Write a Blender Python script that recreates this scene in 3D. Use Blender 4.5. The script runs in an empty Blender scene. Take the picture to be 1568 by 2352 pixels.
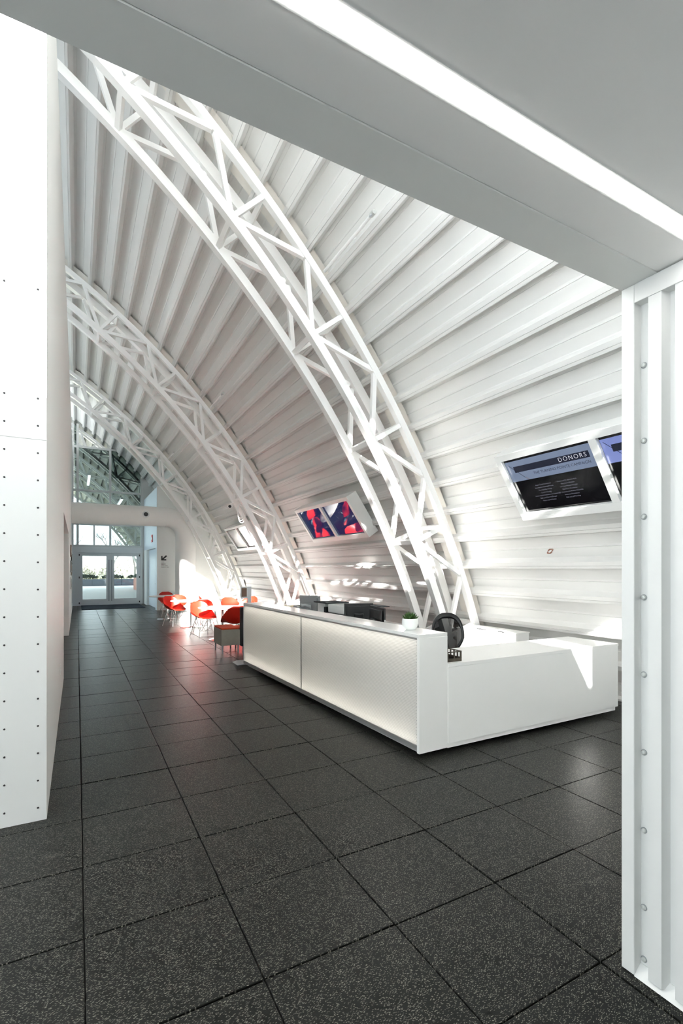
import bpy, bmesh, math, random
from mathutils import Vector, Matrix, Euler
random.seed(7)
scn = bpy.context.scene
COL = scn.collection
R = math.radians

# ------------------------------------------------------------------ camera
CAM_H = 1.6168
cam_d = bpy.data.cameras.new('camera')
cam_d.sensor_fit = 'VERTICAL'
cam_d.sensor_height = 36.0
cam_d.lens = 1164.02 * 36.0 / 2352.0
cam_d.shift_x = (784.0 - 856.43) / 2352.0
cam_d.shift_y = (1305.39 - 1176.0) / 2352.0
cam_d.clip_start = 0.02
cam_d.clip_end = 400
cam = bpy.data.objects.new('camera', cam_d)
COL.objects.link(cam)
cam.location = (0, 0, CAM_H)
cam.rotation_euler = (R(90), 0, -0.5284)
scn.camera = cam

# ------------------------------------------------------------------ world, sun, exposure
SKY = 3.0
SUN = 31.0
world = bpy.data.worlds.new('sky')
scn.world = world
world.use_nodes = True
bg = world.node_tree.nodes['Background']
bg.inputs[0].default_value = (0.87, 0.94, 1.0, 1)
bg.inputs[1].default_value = SKY
sun_d = bpy.data.lights.new('sun', 'SUN')
sun_d.energy = SUN
sun_d.angle = R(0.6)
sun_d.color = (1.0, 0.97, 0.93)
sun = bpy.data.objects.new('sun', sun_d)
COL.objects.link(sun)
AZ, TS = R(12.4), 0.28
sun.rotation_euler = Vector((math.tan(AZ), 1.0, -TS)).to_track_quat('-Z', 'Y').to_euler()
sun.location = (-8, -30, 15)
vs = scn.view_settings
vs.view_transform = 'Standard'
vs.look = 'None'
vs.exposure = 1.21
vs.gamma = 1.0
vs.use_curve_mapping = False
cy = scn.cycles
cy.use_denoising = True
cy.use_light_tree = False
cy.use_adaptive_sampling = True
cy.adaptive_threshold = 0.06
cy.adaptive_min_samples = 16
cy.max_bounces = 20
cy.diffuse_bounces = 16
cy.glossy_bounces = 4
cy.transmission_bounces = 6
cy.transparent_max_bounces = 12
cy.sample_clamp_indirect = 20.0
cy.caustics_reflective = False
cy.caustics_refractive = False

# ------------------------------------------------------------------ materials
def mat(name, col, rough=0.5, metal=0.0, spec=0.5, emit=None, es=0.0, bump=0.0, bscale=60.0, var=0.0, vscale=3.0, coat=0.0):
    m = bpy.data.materials.new(name)
    m.use_nodes = True
    nt = m.node_tree
    b = nt.nodes['Principled BSDF']
    b.inputs['Base Color'].default_value = (*col, 1)
    b.inputs['Roughness'].default_value = rough
    b.inputs['Metallic'].default_value = metal
    b.inputs['Specular IOR Level'].default_value = spec
    b.inputs['Coat Weight'].default_value = coat
    if emit:
        b.inputs['Emission Color'].default_value = (*emit, 1)
        b.inputs['Emission Strength'].default_value = es
    geo = None
    if var or bump:
        geo = nt.nodes.new('ShaderNodeNewGeometry')
    if var:
        n = nt.nodes.new('ShaderNodeTexNoise'); n.inputs['Scale'].default_value = vscale; n.inputs['Detail'].default_value = 4
        nt.links.new(geo.outputs['Position'], n.inputs['Vector'])
        r = nt.nodes.new('ShaderNodeMapRange')
        r.inputs['To Min'].default_value = 1 - var; r.inputs['To Max'].default_value = 1 + var
        nt.links.new(n.outputs['Fac'], r.inputs['Value'])
        mx = nt.nodes.new('ShaderNodeVectorMath'); mx.operation = 'SCALE'
        mx.inputs[0].default_value = col
        nt.links.new(r.outputs[0], mx.inputs['Scale'])
        nt.links.new(mx.outputs[0], b.inputs['Base Color'])
    if bump:
        n = nt.nodes.new('ShaderNodeTexNoise'); n.inputs['Scale'].default_value = bscale; n.inputs['Detail'].default_value = 3
        nt.links.new(geo.outputs['Position'], n.inputs['Vector'])
        bp = nt.nodes.new('ShaderNodeBump'); bp.inputs['Strength'].default_value = bump; bp.inputs['Distance'].default_value = 0.01
        nt.links.new(n.outputs['Fac'], bp.inputs['Height'])
        nt.links.new(bp.outputs[0], b.inputs['Normal'])
    return m

M = {}
M['wall'] = mat('painted_wall', (0.87, 0.875, 0.86), 0.55, var=0.015, vscale=2)
M['deck'] = mat('white_deck', (0.725, 0.725, 0.71), 0.55, spec=0.3, var=0.03, vscale=1.5)
M['deck_dimmed'] = mat('dimmed_far_deck', (0.30, 0.31, 0.30), 0.5, var=0.06, vscale=1.5)  # white deck darkened to imitate the dimmer hall beyond the glass
M['deck_band'] = mat('deck_closure', (0.80, 0.77, 0.72), 0.6, var=0.06, vscale=5)
M['steel'] = mat('white_steel', (0.88, 0.88, 0.87), 0.35, var=0.02, vscale=4)
M['panelw'] = mat('white_panel', (0.80, 0.81, 0.80), 0.38)
M['sheetw'] = mat('white_sheet_metal', (0.70, 0.71, 0.70), 0.42)
M['soffit'] = mat('soffit_paint', (0.88, 0.88, 0.865), 0.6)
M['header'] = mat('header_paint', (0.78, 0.80, 0.78), 0.5)
M['grout'] = mat('dark_joint', (0.012, 0.012, 0.011), 0.9)
M['black'] = mat('black_plastic', (0.012, 0.013, 0.014), 0.4)
M['screwm'] = mat('dark_screw', (0.05, 0.045, 0.045), 0.5)
M['rivet'] = mat('rivet_paint', (0.55, 0.57, 0.55), 0.35, metal=0.2)
M['desk'] = mat('desk_laminate', (0.88, 0.88, 0.865), 0.28, spec=0.5)
M['desktop'] = mat('desk_top_gloss', (0.88, 0.885, 0.87), 0.16, spec=0.5, coat=0.2)
M['alu'] = mat('aluminium', (0.55, 0.56, 0.56), 0.35, metal=0.7)
M['plinth'] = mat('plinth_grey', (0.55, 0.56, 0.56), 0.5)
M['chrome'] = mat('chrome', (0.75, 0.75, 0.75), 0.15, metal=1.0)
M['orange'] = mat('orange_shell', (0.56, 0.018, 0.007), 0.42)
M['orangef'] = mat('orange_fabric', (0.66, 0.06, 0.015), 0.8, bump=0.2, bscale=300)
M['tabletop'] = mat('white_tabletop', (0.85, 0.85, 0.84), 0.3)
M['taupe'] = mat('taupe_laminate', (0.33, 0.31, 0.26), 0.55, var=0.08, vscale=18)
M['charcoal'] = mat('charcoal_fabric', (0.045, 0.05, 0.055), 0.85, bump=0.2, bscale=300)
M['duct'] = mat('duct_paint', (0.84, 0.83, 0.81), 0.5, var=0.02, vscale=6)
M['doorm'] = mat('door_paint', (0.74, 0.75, 0.76), 0.45)
M['mull'] = mat('mullion_paint', (0.66, 0.67, 0.66), 0.45)
M['skytint'] = mat('sky_tinted_wall', (0.60, 0.66, 0.74), 0.5)  # white wall tinted blue to stand in for skylight from the left
M['matm'] = mat('doormat_rubber', (0.010, 0.014, 0.03), 0.95, bump=0.4, bscale=200)
M['arrow'] = mat('sign_vinyl', (0.03, 0.03, 0.03), 0.6)
M['signtext'] = mat('sign_text_vinyl', (0.32, 0.28, 0.28), 0.6)
M['red'] = mat('red_sign', (0.75, 0.06, 0.06), 0.5)
M['concrete'] = mat('outdoor_paving', (0.62, 0.63, 0.64), 0.8, var=0.06, vscale=1.0)
M['grass'] = mat('dry_grass', (0.34, 0.33, 0.14), 0.95, var=0.35, vscale=4.0)
M['hedge'] = mat('dark_hedge', (0.03, 0.05, 0.03), 0.9, var=0.4, vscale=6)
M['planter'] = mat('planter_block', (0.16, 0.18, 0.22), 0.8, var=0.1)
M['bark'] = mat('bare_bark', (0.16, 0.14, 0.13), 0.9, var=0.2)
M['brush'] = mat('dry_brush', (0.36, 0.33, 0.27), 0.95, var=0.35, vscale=1.2)
M['stone'] = mat('grey_block_wall', (0.33, 0.35, 0.36), 0.85, var=0.2, vscale=2.5)
M['green'] = mat('succulent_green', (0.045, 0.11, 0.02), 0.5, var=0.3, vscale=40)
M['pot'] = mat('white_pot', (0.84, 0.85, 0.84), 0.4)
M['soil'] = mat('soil', (0.03, 0.022, 0.015), 0.95)
M['bronze'] = mat('bronze_tray', (0.10, 0.085, 0.065), 0.4, metal=0.5)
M['lightgrey'] = mat('light_grey_plastic', (0.66, 0.68, 0.69), 0.45)
M['midgrey'] = mat('mid_grey_plastic', (0.30, 0.32, 0.33), 0.45)
M['silver'] = mat('silver_metal', (0.60, 0.63, 0.66), 0.3, metal=0.6)
M['paper'] = mat('paper', (0.82, 0.82, 0.80), 0.8)
M['yellow'] = mat('pale_yellow_folder', (0.72, 0.62, 0.38), 0.7)
M['brown'] = mat('brown_print', (0.20, 0.12, 0.08), 0.6)
M['rust'] = mat('rust_wire', (0.35, 0.12, 0.07), 0.6)
M['brick'] = mat('brick_red', (0.40, 0.17, 0.12), 0.8)
M['lamp'] = mat('lamp_lens', (1, 1, 1), 0.5, emit=(1.0, 0.98, 0.95), es=7.0)
M['lampfar'] = mat('far_lamp_lens', (1, 1, 1), 0.5, emit=(0.98, 0.99, 1.0), es=3.0)
M['led'] = mat('warm_led', (1, 1, 1), 0.5, emit=(1.0, 0.94, 0.86), es=7.0)

M['lampfar'].cycles.emission_sampling = 'NONE'

def tile_material():
    m = bpy.data.materials.new('speckled_rubber_tile')
    m.use_nodes = True
    nt = m.node_tree; N = nt.nodes; L = nt.links
    b = N['Principled BSDF']
    b.inputs['Roughness'].default_value = 0.36
    b.inputs['Specular IOR Level'].default_value = 0.16
    geo = N.new('ShaderNodeNewGeometry')
    def layer(rot, scale, thr, seed):
        mp = N.new('ShaderNodeMapping')
        mp.inputs['Rotation'].default_value = (0, 0, R(rot))
        mp.inputs['Location'].default_value = (seed, seed * 1.7, 0)
        mp.inputs['Scale'].default_value = (scale, scale * 2.6, 0.0)
        L.new(geo.outputs['Position'], mp.inputs['Vector'])
        v = N.new('ShaderNodeTexVoronoi'); v.voronoi_dimensions = '2D'; v.inputs['Scale'].default_value = 1.0
        L.new(mp.outputs[0], v.inputs['Vector'])
        lt = N.new('ShaderNodeMath'); lt.operation = 'LESS_THAN'; lt.inputs[1].default_value = 0.24
        L.new(v.outputs['Distance'], lt.inputs[0])
        sp = N.new('ShaderNodeSeparateColor'); L.new(v.outputs['Color'], sp.inputs[0])
        gt = N.new('ShaderNodeMath'); gt.operation = 'GREATER_THAN'; gt.inputs[1].default_value = thr
        L.new(sp.outputs[0], gt.inputs[0])
        mu = N.new('ShaderNodeMath'); mu.operation = 'MULTIPLY'
        L.new(lt.outputs[0], mu.inputs[0]); L.new(gt.outputs[0], mu.inputs[1])
        return mu, sp
    a, ca = layer(25, 78, 0.72, 3.1)
    c, cc = layer(-50, 86, 0.72, 7.7)
    d, cd = layer(80, 74, 0.76, 11.3)
    m1 = N.new('ShaderNodeMath'); m1.operation = 'MAXIMUM'; L.new(a.outputs[0], m1.inputs[0]); L.new(c.outputs[0], m1.inputs[1])
    m2 = N.new('ShaderNodeMath'); m2.operation = 'MAXIMUM'; L.new(m1.outputs[0], m2.inputs[0]); L.new(d.outputs[0], m2.inputs[1])
    nz = N.new('ShaderNodeTexNoise'); nz.inputs['Scale'].default_value = 2.2; nz.inputs['Detail'].default_value = 3
    L.new(geo.outputs['Position'], nz.inputs['Vector'])
    base = N.new('ShaderNodeMix'); base.data_type = 'RGBA'
    base.inputs[6].default_value = (0.0105, 0.011, 0.010, 1); base.inputs[7].default_value = (0.0165, 0.0163, 0.015, 1)
    L.new(nz.outputs['Fac'], base.inputs[0])
    fl = N.new('ShaderNodeMix'); fl.data_type = 'RGBA'
    fl.inputs[6].default_value = (0.08, 0.078, 0.07, 1); fl.inputs[7].default_value = (0.25, 0.24, 0.20, 1)
    L.new(ca.outputs[1], fl.inputs[0])
    mx = N.new('ShaderNodeMix'); mx.data_type = 'RGBA'
    L.new(m2.outputs[0], mx.inputs[0]); L.new(base.outputs[2], mx.inputs[6]); L.new(fl.outputs[2], mx.inputs[7])
    L.new(mx.outputs[2], b.inputs['Base Color'])
    n2 = N.new('ShaderNodeTexNoise'); n2.inputs['Scale'].default_value = 260; n2.inputs['Detail'].default_value = 2
    L.new(geo.outputs['Position'], n2.inputs['Vector'])
    bp = N.new('ShaderNodeBump'); bp.inputs['Strength'].default_value = 0.12; bp.inputs['Distance'].default_value = 0.004
    L.new(n2.outputs['Fac'], bp.inputs['Height']); L.new(bp.outputs[0], b.inputs['Normal'])
    return m
M['tile'] = tile_material()

def glass_material(name, tint, refl):
    m = bpy.data.materials.new(name); m.use_nodes = True
    nt = m.node_tree; N = nt.nodes; L = nt.links
    N.remove(N['Principled BSDF'])
    out = N['Material Output']
    t = N.new('ShaderNodeBsdfTransparent'); t.inputs[0].default_value = (*tint, 1)
    g = N.new('ShaderNodeBsdfGlossy'); g.inputs['Roughness'].default_value = 0.02
    f = N.new('ShaderNodeFresnel'); f.inputs[0].default_value = refl
    mx = N.new('ShaderNodeMixShader')
    L.new(f.outputs[0], mx.inputs[0]); L.new(t.outputs[0], mx.inputs[1]); L.new(g.outputs[0], mx.inputs[2])
    L.new(mx.outputs[0], out.inputs['Surface'])
    return m
M['glass'] = glass_material('clear_glazing', (0.86, 0.93, 0.93), 1.55)
M['glass2'] = glass_material('tinted_glazing', (0.55, 0.61, 0.60), 1.6)
M['mesh'] = glass_material('chair_mesh_fabric', (0.13, 0.13, 0.13), 1.15)

def lens_material():
    # ribbed translucent polycarbonate, lit from inside
    m = bpy.data.materials.new('ribbed_polycarbonate'); m.use_nodes = True
    nt = m.node_tree; N = nt.nodes; L = nt.links
    N.remove(N['Principled BSDF']); out = N['Material Output']
    geo = N.new('ShaderNodeNewGeometry')
    w = N.new('ShaderNodeTexWave'); w.wave_type = 'BANDS'; w.bands_direction = 'Z'; w.inputs['Scale'].default_value = 24.0
    L.new(geo.outputs['Position'], w.inputs['Vector'])
    cr = N.new('ShaderNodeMapRange'); cr.inputs['To Min'].default_value = 0.80; cr.inputs['To Max'].default_value = 1.0
    L.new(w.outputs['Fac'], cr.inputs['Value'])
    sc = N.new('ShaderNodeVectorMath'); sc.operation = 'SCALE'; sc.inputs[0].default_value = (0.82, 0.815, 0.80)
    L.new(cr.outputs[0], sc.inputs['Scale'])
    bp = N.new('ShaderNodeBump'); bp.inputs['Strength'].default_value = 0.35; bp.inputs['Distance'].default_value = 0.006
    L.new(w.outputs['Fac'], bp.inputs['Height'])
    d = N.new('ShaderNodeBsdfDiffuse'); L.new(sc.outputs[0], d.inputs[0]); L.new(bp.outputs[0], d.inputs['Normal'])
    t = N.new('ShaderNodeBsdfTranslucent'); L.new(sc.outputs[0], t.inputs[0])
    mx = N.new('ShaderNodeMixShader'); mx.inputs[0].default_value = 0.4
    L.new(d.outputs[0], mx.inputs[1]); L.new(t.outputs[0], mx.inputs[2])
    g = N.new('ShaderNodeBsdfGlossy'); g.inputs['Roughness'].default_value = 0.3; L.new(bp.outputs[0], g.inputs['Normal'])
    m2 = N.new('ShaderNodeMixShader'); m2.inputs[0].default_value = 0.05
    L.new(mx.outputs[0], m2.inputs[1]); L.new(g.outputs[0], m2.inputs[2])
    L.new(m2.outputs[0], out.inputs['Surface'])
    return m
M['lens'] = lens_material()
def translucent_material():  # diffuse glow added to brighten the low counter
    m = bpy.data.materials.new('fill_light_wall'); m.use_nodes = True
    nt = m.node_tree; N = nt.nodes; L = nt.links
    N.remove(N['Principled BSDF']); out = N['Material Output']
    d = N.new('ShaderNodeBsdfDiffuse'); d.inputs[0].default_value = (.85, .86, .85, 1)
    t = N.new('ShaderNodeBsdfTranslucent'); t.inputs[0].default_value = (.85, .86, .85, 1)
    mx = N.new('ShaderNodeMixShader'); mx.inputs[0].default_value = 0.42
    L.new(d.outputs[0], mx.inputs[1]); L.new(t.outputs[0], mx.inputs[2]); L.new(mx.outputs[0], out.inputs['Surface'])
    return m
M['translucent'] = translucent_material()

def emis(name, col, s, rough=0.25):
    m = mat(name, tuple(c * 0.10 for c in col), rough, spec=0.5, emit=col, es=s * 0.42)
    m.cycles.emission_sampling = 'NONE'
    return m
M['scr_black'] = emis('screen_black', (0.004, 0.004, 0.005), 1.0, 0.12)
M['scr_blue'] = emis('screen_slate', (0.20, 0.25, 0.36), 0.9)
M['scr_blue2'] = emis('screen_periwinkle', (0.20, 0.25, 0.55), 1.0)
M['scr_navy'] = emis('screen_navy', (0.010, 0.017, 0.075), 1.0, 0.03)
M['scr_dark'] = emis('screen_dark_bar', (0.015, 0.018, 0.035), 1.0)
M['scr_white'] = emis('screen_white', (0.75, 0.77, 0.85), 0.9)
M['scr_grey'] = emis('screen_grey', (0.33, 0.33, 0.33), 0.95)
M['scr_dim'] = emis('screen_names', (0.22, 0.22, 0.28), 0.9)
M['scr_red'] = emis('screen_red', (0.90, 0.06, 0.02), 1.0)
M['scr_maroon'] = emis('screen_maroon', (0.016, 0.010, 0.022), 1.0)
M['scr_off'] = mat('screen_off_glass', (0.30, 0.30, 0.29), 0.18, spec=0.7)

# ------------------------------------------------------------------ helpers
class MB:
    def __init__(self):
        self.v = []; self.f = []; self.smooth = False
    def add(self, vs, fs):
        o = len(self.v); self.v += [tuple(p) for p in vs]; self.f += [tuple(i + o for i in q) for q in fs]; return self
    def box(self, lo, hi, mtx=None):
        x0, y0, z0 = lo; x1, y1, z1 = hi
        vs = [Vector(p) for p in ((x0,y0,z0),(x1,y0,z0),(x1,y1,z0),(x0,y1,z0),(x0,y0,z1),(x1,y0,z1),(x1,y1,z1),(x0,y1,z1))]
        if mtx: vs = [mtx @ p for p in vs]
        return self.add(vs, [(0,3,2,1),(4,5,6,7),(0,1,5,4),(1,2,6,5),(2,3,7,6),(3,0,4,7)])
    def bar(self, a, b, w, h, up=(0, 0, 1)):
        # rectangular bar from a to b, w across, h along up
        a = Vector(a); b = Vector(b); d = (b - a).normalized(); u = Vector(up)
        s = d.cross(u).normalized(); u = s.cross(d).normalized()
        vs = []
        for p in (a, b):
            for i, j in ((-1,-1),(1,-1),(1,1),(-1,1)):
                vs.append(p + s * (w / 2 * i) + u * (h / 2 * j))
        return self.add(vs, [(3,2,1,0),(4,5,6,7),(0,1,5,4),(1,2,6,5),(2,3,7,6),(3,0,4,7)])
    def tube(self, pts, r, n=8, closed=False):
        pts = [Vector(p) for p in pts]; m = len(pts); rings = []
        rr = r if isinstance(r, (list, tuple)) else [r] * m
        prev = None
        for i, p in enumerate(pts):
            if closed: t = pts[(i + 1) % m] - pts[i - 1]
            else: t = pts[min(i + 1, m - 1)] - pts[max(i - 1, 0)]
            t.normalize()
            if prev is None:
                ref = Vector((0, 0, 1)) if abs(t.z) < 0.9 else Vector((1, 0, 0))
                s = t.cross(ref).normalized()
            else:
                s = (prev - t * prev.dot(t)).normalized()
            prev = s; u = t.cross(s)
            rings.append([p + (s * math.cos(2*math.pi*k/n) + u * math.sin(2*math.pi*k/n)) * rr[i] for k in range(n)])
        vs = [q for ring in rings for q in ring]; fs = []
        for i in range(m if closed else m - 1):
            j = (i + 1) % m
            for k in range(n):
                k2 = (k + 1) % n
                fs.append((i*n+k, i*n+k2, j*n+k2, j*n+k))
        if not closed:
            fs.append(tuple(range(n))[::-1]); fs.append(tuple((m-1)*n + k for k in range(n)))
        return self.add(vs, fs)
    def lathe(self, prof, c=(0, 0, 0), n=24, caps=True):
        vs = []; fs = []
        for r, z in prof:
            for k in range(n):
                a = 2*math.pi*k/n; vs.append((c[0] + r*math.cos(a), c[1] + r*math.sin(a), c[2] + z))
        for i in range(len(prof) - 1):
            for k in range(n):
                k2 = (k+1) % n; fs.append((i*n+k, i*n+k2, (i+1)*n+k2, (i+1)*n+k))
        if caps:
            fs.append(tuple(range(n))[::-1]); fs.append(tuple((len(prof)-1)*n + k for k in range(n)))
        return self.add(vs, fs)
    def prism(self, poly, frame, t):
        # poly: list of (a,b); frame: (origin, A, B, Nrm); extruded by t along Nrm
        o, A, B, Nn = [Vector(q) for q in frame]; n = len(poly)
        vs = [o + A*a + B*b for a, b in poly] + [o + A*a + B*b + Nn*t for a, b in poly]
        fs = [tuple(range(n))[::-1], tuple(range(n, 2*n))] + [(i, (i+1) % n, (i+1) % n + n, i + n) for i in range(n)]
        return self.add(vs, fs)
    def mesh(self, name, m, bevel=0.0, smooth=False):
        me = bpy.data.meshes.new(name); me.from_pydata(self.v, [], self.f); me.update()
        bm = bmesh.new(); bm.from_mesh(me)
        bmesh.ops.recalc_face_normals(bm, faces=bm.faces)
        if bevel:
            es = [e for e in bm.edges if len(e.link_faces) == 2 and e.calc_face_angle(0) > 0.5]
            bmesh.ops.bevel(bm, geom=es, offset=bevel, segments=2, affect='EDGES', profile=0.5, clamp_overlap=True)
        bm.to_mesh(me); bm.free()
        if smooth:
            for p in me.polygons: p.use_smooth = True
            me.set_sharp_from_angle(angle=R(40))
        me.materials.append(m if not isinstance(m, str) else M[m])
        return me
    def build(self, name, m, parent=None, bevel=0.0, smooth=False, **kw):
        return link(name, self.mesh(name, m, bevel, smooth), parent, **kw)

def link(name, data, parent=None, loc=None, rot=None, scale=None):
    o = bpy.data.objects.new(name, data); COL.objects.link(o)
    if parent is not None: o.parent = parent
    if loc is not None: o.location = loc
    if rot is not None: o.rotation_euler = rot
    if scale is not None: o.scale = scale
    return o

def tag(o, label, cat, group=None, kind=None):
    o['label'] = label; o['category'] = cat
    if group: o['group'] = group
    if kind: o['kind'] = kind
    return o

def thing(name, label, cat, loc=(0, 0, 0), rz=0.0, group=None, kind=None):
    o = link(name, None, None, loc, (0, 0, rz)); o.empty_display_size = 0.1
    return tag(o, label, cat, group, kind)

def copy_tree(o, parent=None):
    c = o.copy(); COL.objects.link(c)
    if parent is not None: c.parent = parent
    for ch in list(o.children): copy_tree(ch, c)
    return c

def struct(o, label=None, cat=None):
    o['kind'] = 'structure'
    if label: o['label'] = label
    if cat: o['category'] = cat
    return o

def text_mesh(s, size, m, align='LEFT', depth=0.0006, spacing=1.0):
    cu = bpy.data.curves.new('lettering', 'FONT'); cu.body = s; cu.size = size; cu.align_x = align; cu.align_y = 'CENTER'
    cu.extrude = depth; cu.offset = -0.012*size; cu.space_character = spacing; cu.resolution_u = 3
    o = bpy.data.objects.new('lettering', cu); COL.objects.link(o)
    dg = bpy.context.evaluated_depsgraph_get()
    me = bpy.data.meshes.new_from_object(o.evaluated_get(dg))
    bpy.data.objects.remove(o); bpy.data.curves.remove(cu)
    me.name = 'lettering'; me.materials.clear(); me.materials.append(M[m])
    return me

def frame_matrix(o, ax, ay, az):
    m = Matrix.Identity(4)
    for i, v in enumerate((ax, ay, az)):
        for j in range(3): m[j][i] = v[j]
    for j in range(3): m[j][3] = o[j]
    return m

def chord_mesh0(r, hr, hy, a0, a1, n=72):
    b = MB(); vs = []; fs = []
    for i in range(n + 1):
        a = a0 + (a1 - a0)*i/n; c, s = math.cos(a), math.sin(a)
        for dr, dy in ((-hr, -hy), (hr, -hy), (hr, hy), (-hr, hy)):
            vs.append(((r + dr)*c, dy, (r + dr)*s))
    for i in range(n):
        for k in range(4):
            k2 = (k+1) % 4; fs.append((i*4+k, i*4+k2, i*4+4+k2, i*4+4+k))
    fs += [(0, 1, 2, 3), (n*4+3, n*4+2, n*4+1, n*4)]
    return b.add(vs, fs)
CX, CZ = -7.68, -3.63
RD = 13.95
def on_arc(r, a, y=0.0):
    return Vector((CX + r*math.cos(a), y, CZ + r*math.sin(a)))

# ================================================================== STRUCTURE
GLASS_Y = 25.45
SOUTH_Y = -3.2
# ---- floor with separate rubber tiles
floor = MB().box((-7.0, SOUTH_Y, -0.08), (6.3, GLASS_Y + 0.05, -0.014)).build('floor', 'grout')
struct(floor, 'dark floor of square speckled rubber tiles', 'floor')
P = 0.61
tl = MB().box((-0.3015, -0.3015, -0.03), (0.3015, 0.3015, 0.0)).mesh('floor_tile', 'tile', bevel=0.003)
S_, C_ = math.sin(0.5284), math.cos(0.5284)
def project(x, y, z):
    d = x*S_ + y*C_; l = x*C_ - y*S_
    if d < 0.05: return None
    return 856.43 + 1164.02*l/d, 1305.39 - 1164.02*(z - CAM_H)/d
cells = []
for i in range(-12, 10):
    for j in range(-6, 42):
        x = (i + 0.5437)*P; y = (j + 0.6749)*P
        if y > GLASS_Y - 0.2 or x > 5.95: continue
        score = 0.0
        ps = [project(x + dx, y + dy, 0) for dx in (-.3, .3) for dy in (-.3, .3)]
        c = project(x, y, 0)
        vis = c and -150 < c[0] < 1450 + (120 if y < 1.2 else 0) and c[1] < 2600
        if y > 3.9 and x < -0.3: vis = False
        if x > 2.75 and y > 3.9 and y < 8.4 and x < 5.2: vis = False
        if vis and all(ps):
            xs = [q[0] for q in ps]; ys = [q[1] for q in ps]
            score = (max(xs) - min(xs)) * (max(ys) - min(ys))
        cells.append((score, x, y))
cells.sort(reverse=True)
rest = MB()
for k, (s, x, y) in enumerate(cells):
    dz = random.uniform(-0.0012, 0.0012)
    if k < 300 and s > 0:
        link('floor_tile', tl, floor, (x + random.uniform(-.0012, .0012), y + random.uniform(-.0012, .0012), dz),
             (R(random.uniform(-.10, .10)), R(random.uniform(-.10, .10)), R(random.uniform(-.15, .15))))
    else:
        rest.box((x - .3015, y - .3015, -.03 + dz), (x + .3015, y + .3015, dz))
ro = rest.build('floor_tiles_far', 'tile', floor); ro['kind'] = 'stuff'
ro['label'] = 'remaining floor tiles too far off to pick apart'

# ---- vault: outer skin + ribbed deck courses
sk = MB()
def skin(r, a0, a1, y0, y1, n):
    vs = []; fs = []
    for i in range(n + 1):
        a = a0 + (a1 - a0)*i/n
        for y in (y0, y1): vs.append(on_arc(r, a, y))
    for i in range(n): fs.append((2*i, 2*i+1, 2*i+3, 2*i+2))
    return vs, fs
sk.add(*skin(14.06, R(14.5), R(165.5), SOUTH_Y, 21.0, 60))
sk.add(*skin(14.06, R(14.5), R(96), 21.0, GLASS_Y, 40))
sk.add(*skin(14.06, R(14.5), R(160), GLASS_Y, 52.2, 50))
vault = sk.build('ceiling', 'deck')
struct(vault, 'white ribbed metal barrel vault over the hall', 'ceiling')
PER = 0.444
prof = [(0, -0.028), (0.002, .080), (.006, .087), (.037, .089), (.0395, .080), (.042, .089), (.090, .084), (.104, .046), (.116, .006), (.124, .000), (.238, -.006), (.241, -.013), (.247, -.008),
        (.262, -.018), (.272, -.020), (.40, -.020), (.403, -.025), (.406, -.020), (PER + .004, -.020)]
def deck_mb(y0, y1):
    b = MB(); n = len(prof)
    vs = [(RD - o, y, s - PER/2) for y in (y0, y1) for s, o in prof]
    b.add(vs, [(i, i+1, n+i+1, n+i) for i in range(n - 1)])
    return b
ARCH0 = 6.0; PITCH = 6.43; TW = 0.66
bay = deck_mb(0, PITCH).mesh('roof_panel', 'deck')
bay_last = deck_mb(0, GLASS_Y - (ARCH0 + TW/2 + 2*PITCH)).mesh('roof_panel', 'deck')
K0, K1 = 8, 49
far_deck = MB()
for k in range(K0, K1):
    a = (0.078 + PER*k + PER/2)/RD
    for b in range(-1, 3):
        y0 = ARCH0 + TW/2 + b*PITCH
        link('roof_panel', bay if b < 2 else bay_last, vault, (CX, y0, CZ), (0, -a, 0))
    rot = Matrix.Rotation(-a, 4, 'Y')
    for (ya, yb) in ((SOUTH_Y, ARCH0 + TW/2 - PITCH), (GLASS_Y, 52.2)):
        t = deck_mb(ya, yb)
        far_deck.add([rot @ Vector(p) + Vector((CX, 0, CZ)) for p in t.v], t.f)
fd = far_deck.build('roof_panels_beyond_glass', 'deck_dimmed', vault); fd['kind'] = 'stuff'
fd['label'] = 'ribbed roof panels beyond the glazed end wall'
# pale closure bands where deck courses meet at each arch
for b in range(0, 3):
    y = ARCH0 + TW/2 + b*PITCH
    MB().add(*skin(RD - 0.022, R(14.8), R(88), y - 0.30, y + 0.16, 60)).build('closure_band', 'deck_band', vault)

# ---- kerb at the foot of the vault
kb = MB().box((5.74, SOUTH_Y, 0.0), (6.05, GLASS_Y, 0.10)).build('baseboard_right', 'deck', bevel=0.008)
struct(kb, 'low white kerb along the foot of the ribbed vault', 'baseboard')

# ---- left partition block (X < -0.169), front face at Y 3.88
WX, WY, WT = -0.169, 3.88, 6.66
wl = MB()
wl.box((-6.5, WY + 0.012, 0), (WX - 0.0, 8.73, WT))
wl.box((-6.5, 8.73, 2.445), (WX, 14.2, WT))
wl.box((-6.5, 14.2, 0), (WX, 21.0, WT))
wl.box((WX - .15, 21.0, 4.6), (WX, GLASS_Y, WT)).box((WX - .15, 25.25, 0), (WX, GLASS_Y, 4.6)).box((WX - .15, 21.0, 0), (WX, 21.2, 4.6)).box((WX - .15, 21.2, 0), (WX, 25.25, .12))
wl.box((-21.3, 20.8, 0), (-6.5, 21.0, 9.0))
wl.box((-6.5, 8.73, 0), (-1.5, 14.2, 2.445))
wall_left = wl.build('wall_left', 'wall')
struct(wall_left, 'tall white partition wall along the left of the hall', 'wall')
MB().box((-6.5, WY + .02, WT), (WX - .02, 21.0, WT + .012)).build('bounce_absorber', 'midgrey', wall_left)  # unseen grey sheet added to cut sun bounce onto the upper deck
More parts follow.
